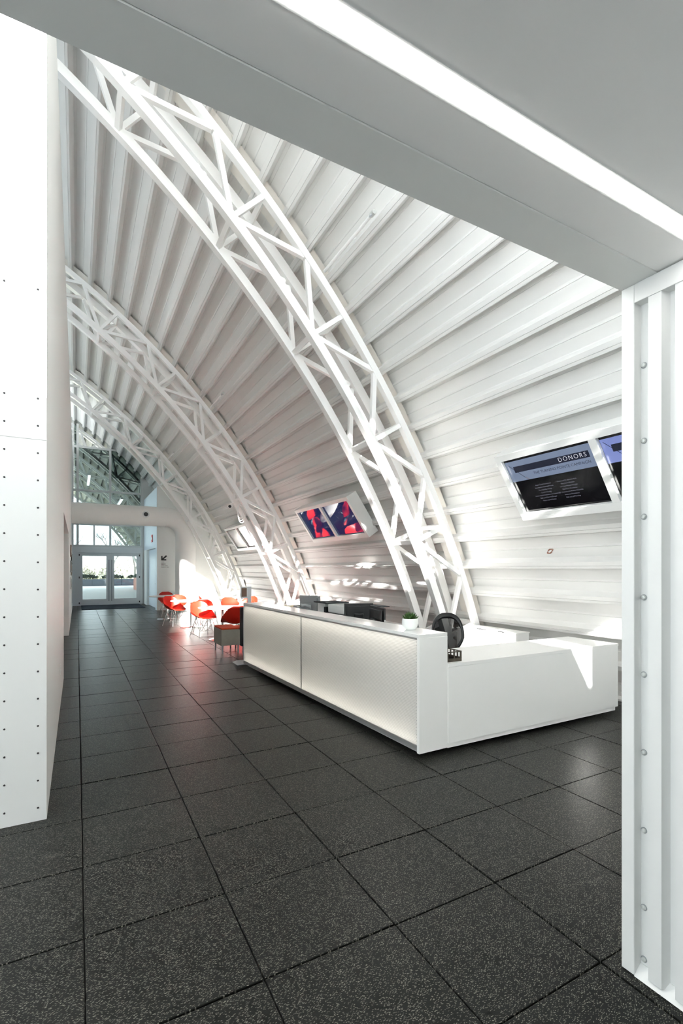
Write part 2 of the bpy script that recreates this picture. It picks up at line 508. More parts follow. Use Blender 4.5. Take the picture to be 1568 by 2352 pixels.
MB().box((-1.5, 14.188, 0), (WX - 0.001, 14.2, 0.10)).build('baseboard', 'wall', wall_left)
w3 = thing('window_3', 'side glazing in the left wall beside the far doors', 'window', kind='structure')
for k in range(4):
    y = 21.2 + 1.35*k; MB().box((WX - .11, y - .03 + (.03 if k == 0 else 0), .12), (WX - .03, y + .03 - (.03 if k == 3 else 0), 4.6)).build('mullion', 'mull', w3)
    if k < 3: MB().box((WX - .076, y + .03, .12), (WX - .064, y + 1.32, 4.6)).build('pane', 'glass', w3)
# cladding panels of the face toward the entrance, each with its screws
zj = [0.0, 2.44, 4.88, WT]
for i in range(3):
    for xa, xb in ((-1.39, WX), (-2.61, -1.39), (-3.83, -2.61), (-5.05, -3.83), (-6.27, -5.05)):
        MB().box((xa + 0.001, WY, zj[i] + 0.0015), (xb - 0.001, WY + 0.012, zj[i+1] - 0.0015)).build('cladding_panel', 'wall', wall_left)
scr = MB().lathe([(0.0062, 0), (0.0062, 0.0014), (0.004, 0.002)], n=10).mesh('screw', 'screwm')
z = 0.085
while z < 6.5:
    for x in (-0.216, -0.391):
        link('screw', scr, wall_left, (x, WY - 0.0001, z + (0.006 if x < -.3 else 0)), (R(90), 0, 0))
    z += 0.1745

# ---- entrance lobby (where the camera stands): ceiling, header, right wall
CZL = 2.746
lob = MB()
lob.box((-2.6, SOUTH_Y, CZL), (2.06, 1.1205, 3.457)).box((-2.6, 1.1205, 2.80), (2.06, 1.266, 3.457))
ceil2 = lob.build('ceiling', 'soffit'); ceil2.name = 'ceiling'
struct(ceil2, 'flat grey plaster ceiling of the entrance lobby', 'ceiling')
hd = MB().box((-2.6, 1.1225, 2.742), (2.06, 1.268, 2.80)).build('trim_1', 'header', bevel=0.0)
struct(hd, 'grey painted header beam across the lobby opening', 'trim')
wr = MB().box((1.958, SOUTH_Y, 0), (2.06, 1.262, 2.742))
wall_right = wr.build('wall_right', 'sheetw')
struct(wall_right, 'white ribbed metal wall at the right of the lobby', 'wall')
# corrugated sheet: ribs proud of recesses (plan profile swept up)
sheet = MB(); XR, XP = 1.948, 1.909
pts = [(1.912, 1.2155), (XR, 1.2105)]
yb = 1.158
while yb > SOUTH_Y + 0.2:
    pts += [(XR, yb + .008), (XP, yb), (XP, yb - 0.0516), (XR, yb - 0.064)]
    yb -= 0.1026
n = len(pts)
sheet.add([(x, y, z) for z in (0.022, 2.672) for x, y in pts], [(i, i+1, n+i+1, n+i) for i in range(n - 1)])
sheet.build('corrugated_sheet', 'sheetw', wall_right)
MB().box((1.905, 1.2125, 0.004), (1.958, 1.267, 2.742)).build('jamb_trim', 'sheetw', wall_right, bevel=0.003)
MB().box((1.905, SOUTH_Y + .1, 2.667), (1.958, 1.2125, 2.742)).build('head_trim', 'sheetw', wall_right, bevel=0.002)
bf = MB().prism([(1.903, 0.003), (1.958, 0.003), (1.958, 0.040), (1.945, 0.040)], ((0, SOUTH_Y + .1, 0), (1, 0, 0), (0, 0, 1), (0, 1, 0)), 1.2125 - SOUTH_Y - .1)
bf.build('base_flashing', 'sheetw', wall_right)
rv = MB().lathe([(0.0095, 0.001), (0.0095, 0.005), (0.007, 0.009), (0.002, 0.0105)], n=14).mesh('rivet', 'rivet', smooth=True)
rg = MB().lathe([(0.0125, 0), (0.0125, 0.0016), (0.0090, 0.0018)], n=14).mesh('rivet_washer', 'midgrey')
def rivet(y, z):
    o = link('rivet', rv, wall_right, (XR - 0.0002, y, z), (0, R(-90), 0)); link('washer', rg, o)
for z in (2.424, 2.124, 1.822, 1.501, 1.194, 0.885, 0.575, 0.268, 0.062): rivet(1.198, z)
for q in (3, 7, 11):
    for z in (2.424, 1.822, 1.194, 0.575): rivet(1.198 - 0.1026*q - .013, z)
# lobby back wall and the glazed south gable above it (behind the camera)
gb = MB()
gb.box((-21.5, SOUTH_Y - 0.2, 0), (2.06, SOUTH_Y, 3.42))
gb.box((-21.5, SOUTH_Y - 0.2, 3.42), (-2.4, SOUTH_Y, 11.0))
wall_back = gb.build('wall_front', 'wall'); struct(wall_back, 'white end wall behind the lobby', 'wall')
# unseen gable wall right of lobby, two narrow openings; translucency added for fill light
gr_ = MB(); y0, y1 = SOUTH_Y - .2, SOUTH_Y
gr_.box((2.06, y0, 0), (2.84, y1, 4.05))
gr_.prism([(2.84, 0), (3.24, 0), (3.24, 2.22), (2.92, 2.72), (2.84, 2.72)], ((0, y0, 0), (1, 0, 0), (0, 0, 1), (0, 1, 0)), .2)
gr_.box((2.84, y0, 3.40), (3.24, y1, 4.15)).box((3.24, y0, 0), (3.82, y1, 4.3)).box((3.82, y0, 0), (4.25, y1, 2.62)).box((3.82, y0, 2.95), (4.25, y1, 4.3)).box((4.25, y0, 0), (6.2, y1, 3.3))
struct(gr_.build('wall_front', 'translucent'), 'unseen end wall right of the lobby, made translucent white to add fill light', 'wall')
rim = chord_mesh0(13.72, .31, .1, R(14), R(120))  # unseen rim added to keep sun off the upper arches
struct(rim.build('trim_2', 'wall', loc=(CX, SOUTH_Y - .1, CZ)), 'unseen curved rim added at the end of the vault to block sun', 'trim')
gm = MB()
for k in range(5):
    x = -2.4 + 1.65*k
    top = CZ + math.sqrt(13.9**2 - (x - CX)**2)
    gm.box((x - .04, SOUTH_Y - .12, 3.42 if x < 2.0 else 0.0), (x + .04, SOUTH_Y, top))
for z in (5.4, 7.4): gm.box((-2.4, SOUTH_Y - .12, z - .04), (CX + math.sqrt(13.9**2 - (z - CZ)**2), SOUTH_Y, z + .04))
struct(gm.build('window_2', 'mull'), 'glazing bars of the end gable behind the lobby', 'window')

# ---- far end: glazed wall, doors, white block with side doorway
BX, BY = 2.65, 21.0
blk = MB()
blk.prism([(BX + .16, 0), (6.05, 0), (6.05, 0.2), (5.2, 2.6), (4.2, 4.1), (3.4, 5.05), (BX, 4.75), (BX, 2.42), (BX + .16, 2.42)], ((0, BY, 0), (1, 0, 0), (0, 0, 1), (0, 1, 0)), 0.15)
blk.box((BX, BY + .001, 0), (BX + .16, 21.45, 4.75)).box((BX, 21.45, 2.42), (BX + .16, 25.3, 4.75)).box((BX, 24.4, 0), (BX + .16, 25.3, 2.42))
wall_far = blk.build('wall_far', 'wall'); struct(wall_far, 'white projecting wall block with arrow sign beside far doors', 'wall')
MB().box((BX - 0.003, BY + 0.02, 0.0), (BX, 21.44, 4.74)).build('sky_tint_sheet', 'skytint', wall_far)  # thin sheet carrying the painted blue of the skylight
MB().box((BX - 0.003, 21.44, 2.43), (BX, 25.29, 4.74)).build('sky_tint_sheet', 'skytint', wall_far)
dr2 = MB().box((BX + 0.10, 21.47, 0.01), (BX + 0.14, 24.38, 2.41)).build('door_2', 'skytint'); struct(dr2, 'blue skylight-tinted door in the side doorway of the white block', 'door')
MB().tube([(BX + .09, 21.75, 1.0), (BX + .05, 21.75, 1.0), (BX + .05, 21.9, 1.0)], 0.012).build('door_handle', 'black', dr2)

win = thing('window_1', 'tall gridded glass end wall above the far double doors', 'window', kind='structure')
def mull(a, b, name='mullion', w=0.09, d=0.12, m='mull'):
    x0, z0 = a; x1, z1 = b
    if abs(x1 - x0) < 1e-6: lo, hi = (x0 - w/2, GLASS_Y - d/2, z0), (x0 + w/2, GLASS_Y + d/2, z1)
    else: lo, hi = (x0, GLASS_Y - d/2 + .004, z0 - w/2), (x1, GLASS_Y + d/2 - .004, z0 + w/2)
    MB().box(lo, hi).build(name, m, win)
def vtop(x): return CZ + math.sqrt((RD - .1)**2 - (x - CX)**2)
xs = [0.02, 1.277, 2.555]
for x in xs: mull((x, 2.56), (x, vtop(x)))
mull((0.647, 2.62), (0.647, 3.52), w=0.07)
for z0 in (2.60, 3.55, 5.02, 6.9): mull((WX, z0), (2.555, z0), name='transom_bar')
mull((WX + .02, 2.56), (WX + .02, 8.0), w=.05)
MB().box((WX, GLASS_Y - .09, 2.30), (2.9, GLASS_Y + .09, 2.56)).build('door_head', 'doorm', win)
MB().box((2.60, GLASS_Y - .10, 0), (2.98, GLASS_Y + .10, 6.4)).build('end_column', 'mull', win)
MB().box((2.98, GLASS_Y - .06, 0), (6.0, GLASS_Y + .06, 3.2)).build('end_infill', 'wall', win)
MB().prism([(2.98, 3.2), (4.9, 3.2), (2.98, 5.6)], ((0, GLASS_Y - .06, 0), (1, 0, 0), (0, 0, 1), (0, 1, 0)), 0.12).build('end_infill', 'wall', win)
MB().box((WX, GLASS_Y - .10, 0), (0.05, GLASS_Y + .10, 2.30)).build('side_post', 'doorm', win)
MB().box((0.05, GLASS_Y + .035, 2.25), (2.50, GLASS_Y + .055, 2.30)).box((0.05, GLASS_Y + .035, 0.0), (.10, GLASS_Y + .055, 2.25)).box((2.45, GLASS_Y + .035, 0.0), (2.50, GLASS_Y + .055, 2.25)).box((1.255, GLASS_Y + .035, 0.0), (1.30, GLASS_Y + .055, 2.25)).box((.10, GLASS_Y + .035, 0.0), (2.45, GLASS_Y + .055, .04)).build('door_stop', 'doorm', win)
MB().box((2.50, GLASS_Y - .10, 0), (2.62, GLASS_Y + .10, 2.30)).build('side_post', 'doorm', win)
zs = [2.60, 3.55, 5.02, 6.9]
edges = [(WX + .02, 0.02), (0.02, 1.277), (1.277, 2.555)]
for xa, xb in edges:
    for i in range(len(zs)):
        za = zs[i]; zb = zs[i+1] if i + 1 < len(zs) else min(vtop(xb), 8.0)
        if i == 0 and xa > 0 and xb < 1.3:
            for q in ((xa, 0.647), (0.647, xb)):
                MB().box((q[0] + .04, GLASS_Y - .006, za + .045), (q[1] - .04, GLASS_Y + .006, zb - .045)).build('pane', 'glass2', win)
        else:
            MB().box((xa + .045, GLASS_Y - .006, za + .045), (xb - .045, GLASS_Y + .006, zb - .045)).build('pane', 'glass2', win)
# double doors
d1 = thing('door_1', 'grey double doors with large glass panes at the far end', 'door', kind='structure')
for xa, xb, hx in ((0.053, 1.2745, 1.222), (1.2795, 2.497, 1.332)):
    lf = MB()
    lf.box((xa, GLASS_Y - .03, 0.006), (xa + .155, GLASS_Y + .03, 2.297)).box((xb - .155, GLASS_Y - .03, 0.006), (xb, GLASS_Y + .03, 2.297))
    lf.box((xa + .155, GLASS_Y - .03, 2.155), (xb - .155, GLASS_Y + .03, 2.297)).box((xa + .155, GLASS_Y - .03, 0.006), (xb - .155, GLASS_Y + .03, 0.26))
    leaf = lf.build('door_leaf', 'doorm', d1)
    MB().box((xa + .155, GLASS_Y - .006, .26), (xb - .155, GLASS_Y + .006, 2.155)).build('pane', 'glass', leaf)
    MB().tube([(hx, GLASS_Y - .09, .17), (hx, GLASS_Y - .09, 2.0)], 0.018, 10).tube([(hx, GLASS_Y - .03, .35), (hx, GLASS_Y - .09, .35)], .012, 8).tube([(hx, GLASS_Y - .03, 1.85), (hx, GLASS_Y - .09, 1.85)], .012, 8).build('pull_handle', 'midgrey', leaf, smooth=True)
    ox = xa + .03 if xa < 1 else xb - .03
    for z in (.10, 1.22, 2.2): MB().box((ox - .02, GLASS_Y - .05, z - .04), (ox + .02, GLASS_Y - .03, z + .04)).build('hinge', 'black', leaf)
dm = MB().box((0.15, 22.6, 0.002), (2.42, 25.25, 0.016)).build('doormat', 'matm', bevel=.004)
tag(dm, 'dark navy doormat lying in front of the far double doors', 'doormat')

# ---- outdoors beyond the glass and behind the lobby
pv = MB().box((-40, GLASS_Y + .08, -0.06), (30, 56, -0.005)).box((-60, -60, -0.10), (60, SOUTH_Y - .22, -0.02)).build('floor', 'concrete'); struct(pv, 'pale outdoor paving seen through the far doors', 'paving')
gr = MB().box((-120, 56, -0.06), (120, 200, 0.0)).box((6.4, -3.2, -.1), (60, GLASS_Y, -.03)).build('ground', 'grass'); struct(gr, 'dry grass field beyond the paving', 'grass')

# ================================================================== ARCH TRUSSES
RI, RO = 13.17, 13.74
A0, A1 = R(15.0), R(86)
def chord_mesh(name, r, hr, hy): return chord_mesh0(r, hr, hy, A0, A1)
HB, HD = 0.054, 0.046
ST = R(6.68)
def pol(r, a): return Vector((r*math.cos(a), 0, r*math.sin(a)))
ach = {}
ach['inner'] = chord_mesh('inner_chord', RI, HB, HB).mesh('inner_chord', 'steel')
ach['outer'] = chord_mesh('outer_chord', RO, HD, HD).mesh('outer_chord', 'steel')
ach['back'] = chord_mesh('outer_chord', RO + .045, .066, .085).mesh('outer_chord', 'steel')
ach['rung2'] = MB().bar(pol(RI + HB - .01, 0), pol(RO - .01, 0), .060, .060).mesh('rung', 'steel')
ach['rung'] = MB().bar(pol(RI + HB - .01, 0), pol(RO - HD + .01, 0), .060, .060).mesh('rung', 'steel')
ach['up'] = MB().bar(pol(RI + .045, R(.28)), pol(RO - .03, ST/2 - R(.12)), .060, .060).mesh('diagonal', 'steel')
ach['dn'] = MB().bar(pol(RI + .045, -R(.28)), pol(RO - .03, -ST/2 + R(.12)), .060, .060).mesh('diagonal', 'steel')
ach['ci'] = MB().box((RI - .03, HB - .01, -.03), (RI + .03, TW - HB + .01, .03)).mesh('cross_strut', 'steel')
ach['co'] = MB().box((RO - .03, HD - .01, -.03), (RO + .03, TW - HD - .03, .03)).mesh('cross_strut', 'steel')
ach['xb'] = MB().bar((RI + .05, HB, 0), (RO - .01, TW - .09, 0), .045, .045).mesh('sway_brace', 'steel')
ANG = [R(18.67) + ST*k for k in range(11)]
web = None
def arch(y, label, full=True, group=None):
    t = thing('arch_truss', label, 'arch truss', (CX, y, CZ), group=group)
    def p(nm, key, dy, a): return link(nm, ach[key], t, (0, dy, 0), (0, -a, 0))
    link('inner_chord', ach['inner'], t); link('inner_chord', ach['inner'], t, (0, TW, 0))
    link('outer_chord', ach['outer'], t); link('outer_chord', ach['back'], t, (0, TW, 0))
    if full:
        for a in ANG[:10]:
            for dy in (0, TW):
                p('rung', 'rung' if dy == 0 else 'rung2', dy, a); p('diagonal', 'up', dy, a); p('diagonal', 'dn', dy, a)
            p('cross_strut', 'ci', 0, a); p('cross_strut', 'co', 0, a); p('sway_brace', 'xb', 0, a)
    else:
        global web
        if web is None:
            b = MB()
            for a in ANG[:10]:
                rot = Matrix.Rotation(-a, 4, 'Y')
                for dy in (0, TW):
                    for key in ('rung', 'up', 'dn'):
                        me = ach[key]; b.add([rot @ v.co + Vector((0, dy, 0)) for v in me.vertices], [tuple(q.vertices) for q in me.polygons])
            web = b.mesh('web_bars', 'steel')
        link('web_bars', web, t)
    return t
labs = ['nearest white steel arch truss, its foot behind the potted plant and mesh chair',
        'middle white steel arch truss with a cable coil hung on it, foot behind the desk',
        'third white steel arch truss landing among the red chairs, before the round duct']
arches = [arch(ARCH0 + PITCH*k, labs[k]) for k in range(3)]
arch(ARCH0 - PITCH, 'white steel arch truss above the entrance lobby, behind the camera', full=False)
for k, w in enumerate(('first', 'second', 'third', 'farthest')):
    arch(ARCH0 + PITCH*(k + 3) + .35, w + ' white steel arch truss seen through the far glass wall', full=False, group='arch trusses beyond the far glass wall')

# ================================================================== LOBBY LIGHT
cl = thing('ceiling_light', 'long recessed white linear light in the lobby ceiling', 'ceiling light')
MB().box((-2.2, 0.908, 2.7425), (1.90, 0.962, 2.752)).build('lens', 'lamp', cl)
for y in (0.904, 0.966): MB().box((-2.2, y - .004, 2.7445), (1.90, y + .004, 2.753)).build('trim_edge', 'panelw', cl)

# ================================================================== RECEPTION DESK
DX, DY = 2.49, 3.50
DANG = R(1.75)                                   # the long front runs a touch off the hall axis
dd = Vector((-math.sin(DANG), math.cos(DANG), 0)); dn = Vector((math.cos(DANG), math.sin(DANG), 0))
DL = 4.70; DT = 1.056; DW = 0.305
def dpt(l, w, z): return Vector((DX, DY, 0)) + dd*l + dn*w + Vector((0, 0, z))
def dbox(mb, l0, l1, w0, w1, z0, z1):
    vs = [dpt(l, w, z) for z in (z0, z1) for l, w in ((l0, w0), (l0, w1), (l1, w1), (l1, w0))]
    return mb.add(vs, [(0,1,2,3),(7,6,5,4),(0,4,5,1),(1,5,6,2),(2,6,7,3),(3,7,4,0)])
desk = thing('reception_desk', 'long white reception counter with glowing ribbed translucent front', 'reception desk', (DX, DY, 0))
def dpart(mb, name, m, parent=None, bevel=0.0):
    o = mb.build(name, m, None, bevel=bevel); par = parent or desk
    o.parent = par; o.matrix_parent_inverse = Matrix.Translation((-DX, -DY, 0)) if par is desk else Matrix.Translation((0, 0, 0))
    return o
dpart(dbox(MB(), -0.01, DL + .012, -0.006, DW, 1.026, DT), 'counter_top', 'desktop', bevel=.002)
dpart(dbox(MB(), -0.012, 0.022, -0.004, DW, 0.05, 1.0255), 'end_panel', 'desk', bevel=.002)
dpart(dbox(MB(), DL - .02, DL + .008, 0.012, DW, 0.09, 1.0255), 'end_panel', 'desk')
dpart(dbox(MB(), 0.023, DL - .021, 0.16, DW, 0.09, 1.0255), 'back_panel', 'desk')
dpart(dbox(MB(), 0.023, DL - .021, 0.012, 0.159, 0.08, 0.095), 'light_trough', 'desk')
seam = 2.42
for l0, l1 in ((0.024, seam - .012), (seam + .012, DL)):
    p = dpart(dbox(MB(), l0, l1, 0.0, 0.010, 0.115, 1.012), 'front_panel', 'lens')
dpart(dbox(MB(), seam - .012, seam + .012, -0.001, 0.011, 0.10, 1.02), 'seam_strip', 'alu')
dpart(dbox(MB(), 0.023, DL + .004, -0.004, 0.012, 0.070, 0.115), 'bottom_rail', 'alu')
dpart(dbox(MB(), 0.023, DL + .004, -0.003, 0.011, 1.012, 1.0255), 'top_rail', 'alu')
dpart(dbox(MB(), DL - .0, DL + .009, -0.004, 0.013, 0.08, 1.0255), 'edge_strip', 'lightgrey')
dpart(dbox(MB(), 0.023, DL - .14, 0.030, DW - .02, 0.042, 0.079), 'base_rail', 'plinth')
dpart(dbox(MB(), 0.20, DL - .25, 0.14, DW - .02, 0.0, 0.0415), 'plinth', 'charcoal')
for z in (0.120, 0.985):
    dpart(dbox(MB(), 0.06, DL - .06, 0.06, 0.085, z, z + .014), 'light_strip', 'led')
sc2 = MB().lathe([(0.003, 0), (0.003, 0.002)], n=6).mesh('screw', 'midgrey')
for k in range(30):
    p = dpt(0.030, -0.0005, 0.15 + k*0.0290)
    o = link('screw', sc2, desk, p - Vector((DX, DY, 0)), (0, R(-90), 0))

low = thing('low_counter', 'lower white counter wing with a sunlit corner, right of the reception counter', 'counter', (2.8, 3.5, 0))
def lbox(name, m, lo, hi, bevel=0.0):
    o = MB().box([lo[0] - 2.8, lo[1] - 3.5, lo[2]], [hi[0] - 2.8, hi[1] - 3.5, hi[2]]).build(name, m, low, bevel=bevel); return o
lbox('worktop', 'desk', (2.796, 3.488, 0.752), (5.19, 4.16, 0.782), .002)
lbox('front_panel', 'desk', (2.796, 3.490, 0.086), (5.185, 3.53, 0.7515), .001)
lbox('end_panel', 'desk', (5.155, 3.531, 0.086), (5.185, 4.15, 0.7515), .001)
lbox('base_rail', 'desk', (2.797, 3.500, 0.045), (5.150, 4.10, 0.0855))
lbox('plinth', 'charcoal', (2.95, 3.70, 0.0), (5.0, 4.0, 0.0445))

cr = thing('credenza', 'low white storage cabinet in sunlight behind the mesh chair', 'cabinet', (4.84, 4.88, 0))
MB().box((0, 0, 0.05), (.46, .95, 0.735)).build('body', 'desk', cr)
MB().box((-.01, -.01, 0.736), (.47, .96, 0.752)).build('top', 'desk', cr, bevel=.002)
for k in range(2): MB().box((-.018, .012 + k*.47, .07), (-.001, .012 + k*.47 + .455, .725)).build('drawer_front', 'desk', cr, bevel=.002)
MB().box((.03, .03, 0), (.43, .92, .049)).build('plinth', 'plinth', cr)
# back counter along the vault under the desk equipment
bc = thing('back_worktop', 'white back worktop behind the reception counter carrying office equipment', 'worktop', (2.87, 4.95, 0))
MB().box((0, 0, .725), (.62, 3.10, .755)).build('worktop', 'desk', bc, bevel=.002)
for y in (.02, 1.5, 3.05): MB().box((.03, y, 0), (.59, y + .03, .724)).build('side_panel', 'desk', bc)

# ---- potted succulent on the counter
px, py = 2.63, 3.835
pp = thing('potted_succulent', 'green spiky succulent in a round white pot on the reception counter', 'potted plant', (px, py, DT + .0005))
MB().lathe([(.036, 0), (.052, .006), (.068, .03), (.074, .06), (.073, .085), (.068, .100), (.066, .102), (.063, .100), (.065, .085)], n=32, caps=True).build('pot', 'pot', pp, smooth=True)
MB().lathe([(.0635, .086), (.062, .090), (.001, .093)], n=24).build('soil', 'soil', pp)
lf = MB()
sec = [(0, .011, .004), (.02, .0125, .005), (.045, .010, .004), (.062, .005, .0025), (.072, .0005, .0005)]
vs = []; fs = []
for z, w, t in sec:
    for a in range(6): vs.append((w*math.cos(a*math.pi/3), t*math.sin(a*math.pi/3) + z*z*4.0, z))
for i in range(4):
    for a in range(6): fs.append((i*6+a, i*6+(a+1) % 6, i*6+6+(a+1) % 6, i*6+6+a))
lf.add(vs, fs + [tuple(range(6))[::-1], tuple(24 + a for a in range(6))])
leafm = lf.mesh('leaf', 'green', smooth=True)
for k in range(46):
    tilt = 12 + 62*((k + .5)/46)**.7; az = k*137.5
    rr = .034*(tilt/74); s = random.uniform(.72, 1.05)*(0.9 if tilt > 50 else 1.0)
    m = Matrix.Rotation(R(az), 4, 'Z') @ Matrix.Translation((0, -rr, .090)) @ Matrix.Rotation(R(tilt), 4, 'X') @ Matrix.Scale(s, 4)
    o = link('leaf', leafm, pp); o.matrix_local = m

# ---- mesh task chair
oc = thing('task_chair', 'black mesh-backed task chair behind the low counter', 'office chair', (3.72, 4.60, 0), R(150))
# local: +Y is the way the sitter faces, back at -Y
def back_y(z): return -.22 - .10*((z - .5)/.6)**2
loop = []
for k in range(40):
    a = 2*math.pi*k/40; c, s = math.cos(a), math.sin(a)
    w = .178*(1 + .10*s) * (1 if s > 0 else 1 - .62*(-s)**1.15)
    zz = .79 + .255*s
    loop.append((w*(abs(c)**.75)*(1 if c >= 0 else -1), back_y(zz) + .05*abs(c)**2, zz))
MB().tube(loop, [.017 + .020*max(0, math.sin(2*math.pi*k/40))**3 for k in range(40)], 8, closed=True).build('back_frame', 'black', oc, smooth=True)
cen = (0, sum(p[1] for p in loop)/40, .79)
mp = MB(); mp.add([cen] + [(p[0]*.97, p[1] + .002, .79 + (p[2] - .79)*.97) for p in loop], [(0, 1 + k, 1 + (k + 1) % 40) for k in range(40)])
mp.build('mesh_back', 'mesh', oc)
MB().tube([(0, -.30, .52), (0, -.34, .60), (0, -.345, .75)], .022, 8).build('spine', 'black', oc, smooth=True)
MB().lathe([(.19, 0), (.235, .02), (.24, .04), (.225, .06), (.10, .065)], (0, .02, .43), 28).build('seat', 'black', oc, smooth=True)
for s in (-1, 1):
    MB().tube([(s*.22, -.12, .46), (s*.28, -.12, .50), (s*.29, -.10, .64)], .016, 8).build('arm_post', 'black', oc, smooth=True)
    MB().box((s*.29 - .04, -.18, .64), (s*.29 + .04, .08, .668)).build('arm_pad', 'black', oc, bevel=.008)
MB().tube([(0, 0, .10), (0, 0, .43)], .026, 12).build('column', 'black', oc, smooth=True)
for k in range(5):
    a = 2*math.pi*k/5 + .3
    MB().tube([(0, 0, .11), (.28*math.cos(a), .28*math.sin(a), .075)], [.024, .014], 8).build('base_arm', 'black', oc, smooth=True)
    MB().lathe([(.026, -.012), (.028, 0), (.026, .012)], n=14).build('caster', 'black', oc, smooth=True, loc=(.28*math.cos(a), .28*math.sin(a), .0285), rot=(R(90), 0, a))

# ---- bronze slotted tray on the low counter
tr = thing('desk_tray', 'small bronze slotted desk tray on the low counter against the counter end', 'tray', (2.825, 3.545, 0.7823))
MB().box((0, 0, 0), (.17, .26, .004)).build('base', 'bronze', tr)
for x in (0, .165): MB().box((x, 0, .004), (x + .005, .26, .035)).build('side', 'bronze', tr)
for x in (0, .165): MB().box((x, 0, .082), (x + .005, .26, .092)).build('rim', 'bronze', tr)
for y in (0, .255): MB().box((0.005, y, .004), (.165, y + .005, .03)).build('side', 'bronze', tr); MB().box((0.005, y, .082), (.165, y + .005, .092)).build('rim', 'bronze', tr)
for k in range(6):
    for x in (0, .165): MB().box((x, .0 + k*.0488, .035), (x + .005, .016 + k*.0488, .082)).build('slat', 'bronze', tr)
for k in range(3):
    for y in (0, .255): MB().box((.005 + k*.0733, y, .03), (.019 + k*.0733, y + .005, .082)).build('slat', 'bronze', tr)

# ---- pens and papers on the credenza
def pen(x, y, rz, z, label, L=.14):
    o = MB().tube([(-L/2, 0, 0), (L*.35, 0, 0), (L/2, 0, 0)], [.006, .006, .002], 8).build('pen', 'black', None, smooth=True, loc=(x, y, z), rot=(0, 0, rz))
    tag(o, label, 'pen')
pen(4.95, 5.05, R(75), .7585, 'dark pen lying near the front end of the sunlit white cabinet', .18)
pen(4.93, 5.42, R(88), .7585, 'dark marker lying midway along the sunlit white cabinet', .2)
bd = MB().box((-.02, -.22, 0), (.02, .22, .012)).build('ruler', 'midgrey', None, loc=(5.06, 5.30, .7525), rot=(0, 0, R(4)))
tag(bd, 'long dark ruler on the sunlit white cabinet', 'ruler')

# ================================================================== DISPLAY UNITS ON THE VAULT
e_up = Vector((-.5595, 0, .8288)); e_rt = Vector((0, -1, 0)); e_n = Vector((-.8288, 0, -.5595))
SW, SH, GAP = 1.16, .697, .085
def poly_on(parent, pts, m, z, name='screen_image'):
    n = len(pts)
    return MB().add([(x, y, z) for x, y in pts] , [tuple(range(n))]).build(name, m, parent)
def ell(cx, cy, a, b, rot=0, n=26):
    c, s = math.cos(R(rot)), math.sin(R(rot))
    return [(cx + a*math.cos(2*math.pi*k/n)*c - b*math.sin(2*math.pi*k/n)*s, cy + a*math.cos(2*math.pi*k/n)*s + b*math.sin(2*math.pi*k/n)*c) for k in range(n)]
def clip(pts, x0, x1, y0, y1):
    def half(ps, f, inter):
        out = []
        for i in range(len(ps)):
            a, b = ps[i-1], ps[i]
            if f(b):
                if not f(a): out.append(inter(a, b))
                out.append(b)
            elif f(a): out.append(inter(a, b))
        return out
    def ix(v): return lambda a, b: (v, a[1] + (b[1]-a[1])*(v-a[0])/(b[0]-a[0]))
    def iy(v): return lambda a, b: (a[0] + (b[0]-a[0])*(v-a[1])/(b[1]-a[1]), v)
    for f, g in ((lambda p: p[0] >= x0, ix(x0)), (lambda p: p[0] <= x1, ix(x1)), (lambda p: p[1] >= y0, iy(y0)), (lambda p: p[1] <= y1, iy(y1))):
        if pts: pts = half(pts, f, g)
    return pts
def rect(x0, y0, x1, y1): return [(x0, y0), (x1, y0), (x1, y1), (x0, y1)]
def display(Ya, label):
    t = thing('display_unit', label, 'display screen')
    t.matrix_world = frame_matrix(Vector((4.68, Ya, 2.294)), e_rt, e_up, e_n)
    W = 2*SW + GAP; ml, mt, mb_, zf, zb = .075, .075, .095, .035, -.19
    f = MB()
    for (x0, y0, x1, y1) in ((-ml, -mb_, W + ml, 0), (-ml, SH, W + ml, SH + mt), (-ml, 0, 0, SH), (W, 0, W + ml, SH), (SW, 0, SW + GAP, SH)):
        f.box((x0, y0, zb), (x1, y1, zf))
    f.build('housing', 'panelw', t, bevel=.002)
    MB().box((-ml + .002, -mb_ + .002, zb - .012), (W + ml - .002, SH + mt - .002, zb - .001)).build('back_plate', 'panelw', t)
    for x in (.4, 2.0): MB().box((x - .06, .25, zb - .10), (x + .06, .45, zb - .013)).build('wall_bracket', 'steel', t)
    out = []
    for x0 in (0.0, SW + GAP):
        s = MB().box((.0015, .0015, -.012), (SW - .0015, SH - .0015, 0)).build('screen', 'scr_black', t, loc=(x0, 0, -.006)); out.append(s)
    return t, out
def lettering(parent, s, x, y, size, m, align='LEFT', spacing=1.0, z=.0018):
    return link('lettering', text_mesh(s, size, m, align, .0003, spacing), parent, (x, y, z))
# donors display
t1, (sa, sb) = display(4.35, 'large display unit nearest the lobby, its screen reading DONORS')
def donor_page(s, band, full=True):
    poly_on(s, rect(.004, .405, SW - .004, .660), band, .0006)
    poly_on(s, rect(.10, .515, 1.095, .590), 'scr_dark', .0010)
    poly_on(s, [(.03, .628), (.034, .632), (.215, .440), (.209, .438)], 'scr_dark', .0014)
    poly_on(s, [(.215, .440), (.209, .438), (.262, .405), (.268, .408)], 'brown', .0014)
    if full:
        lettering(s, 'DONORS', 1.065, .5525, .070, 'scr_white', 'RIGHT', 1.28)
        lettering(s, 'THE TURNING POINTE CAMPAIGN', 1.085, .468, .047, 'scr_dark', 'RIGHT', 1.0)
donor_page(sa, 'scr_blue'); donor_page(sb, 'scr_blue2')
left = ['Angel Family Foundation', 'Ann Reinhardt and Jeff Frank', 'The Chandler Family', 'Carol L. Trosley', 'Sandy and Art Contractors Consulting', 'Rick and Cheri McDougal', 'Vivian and Al Pardee']
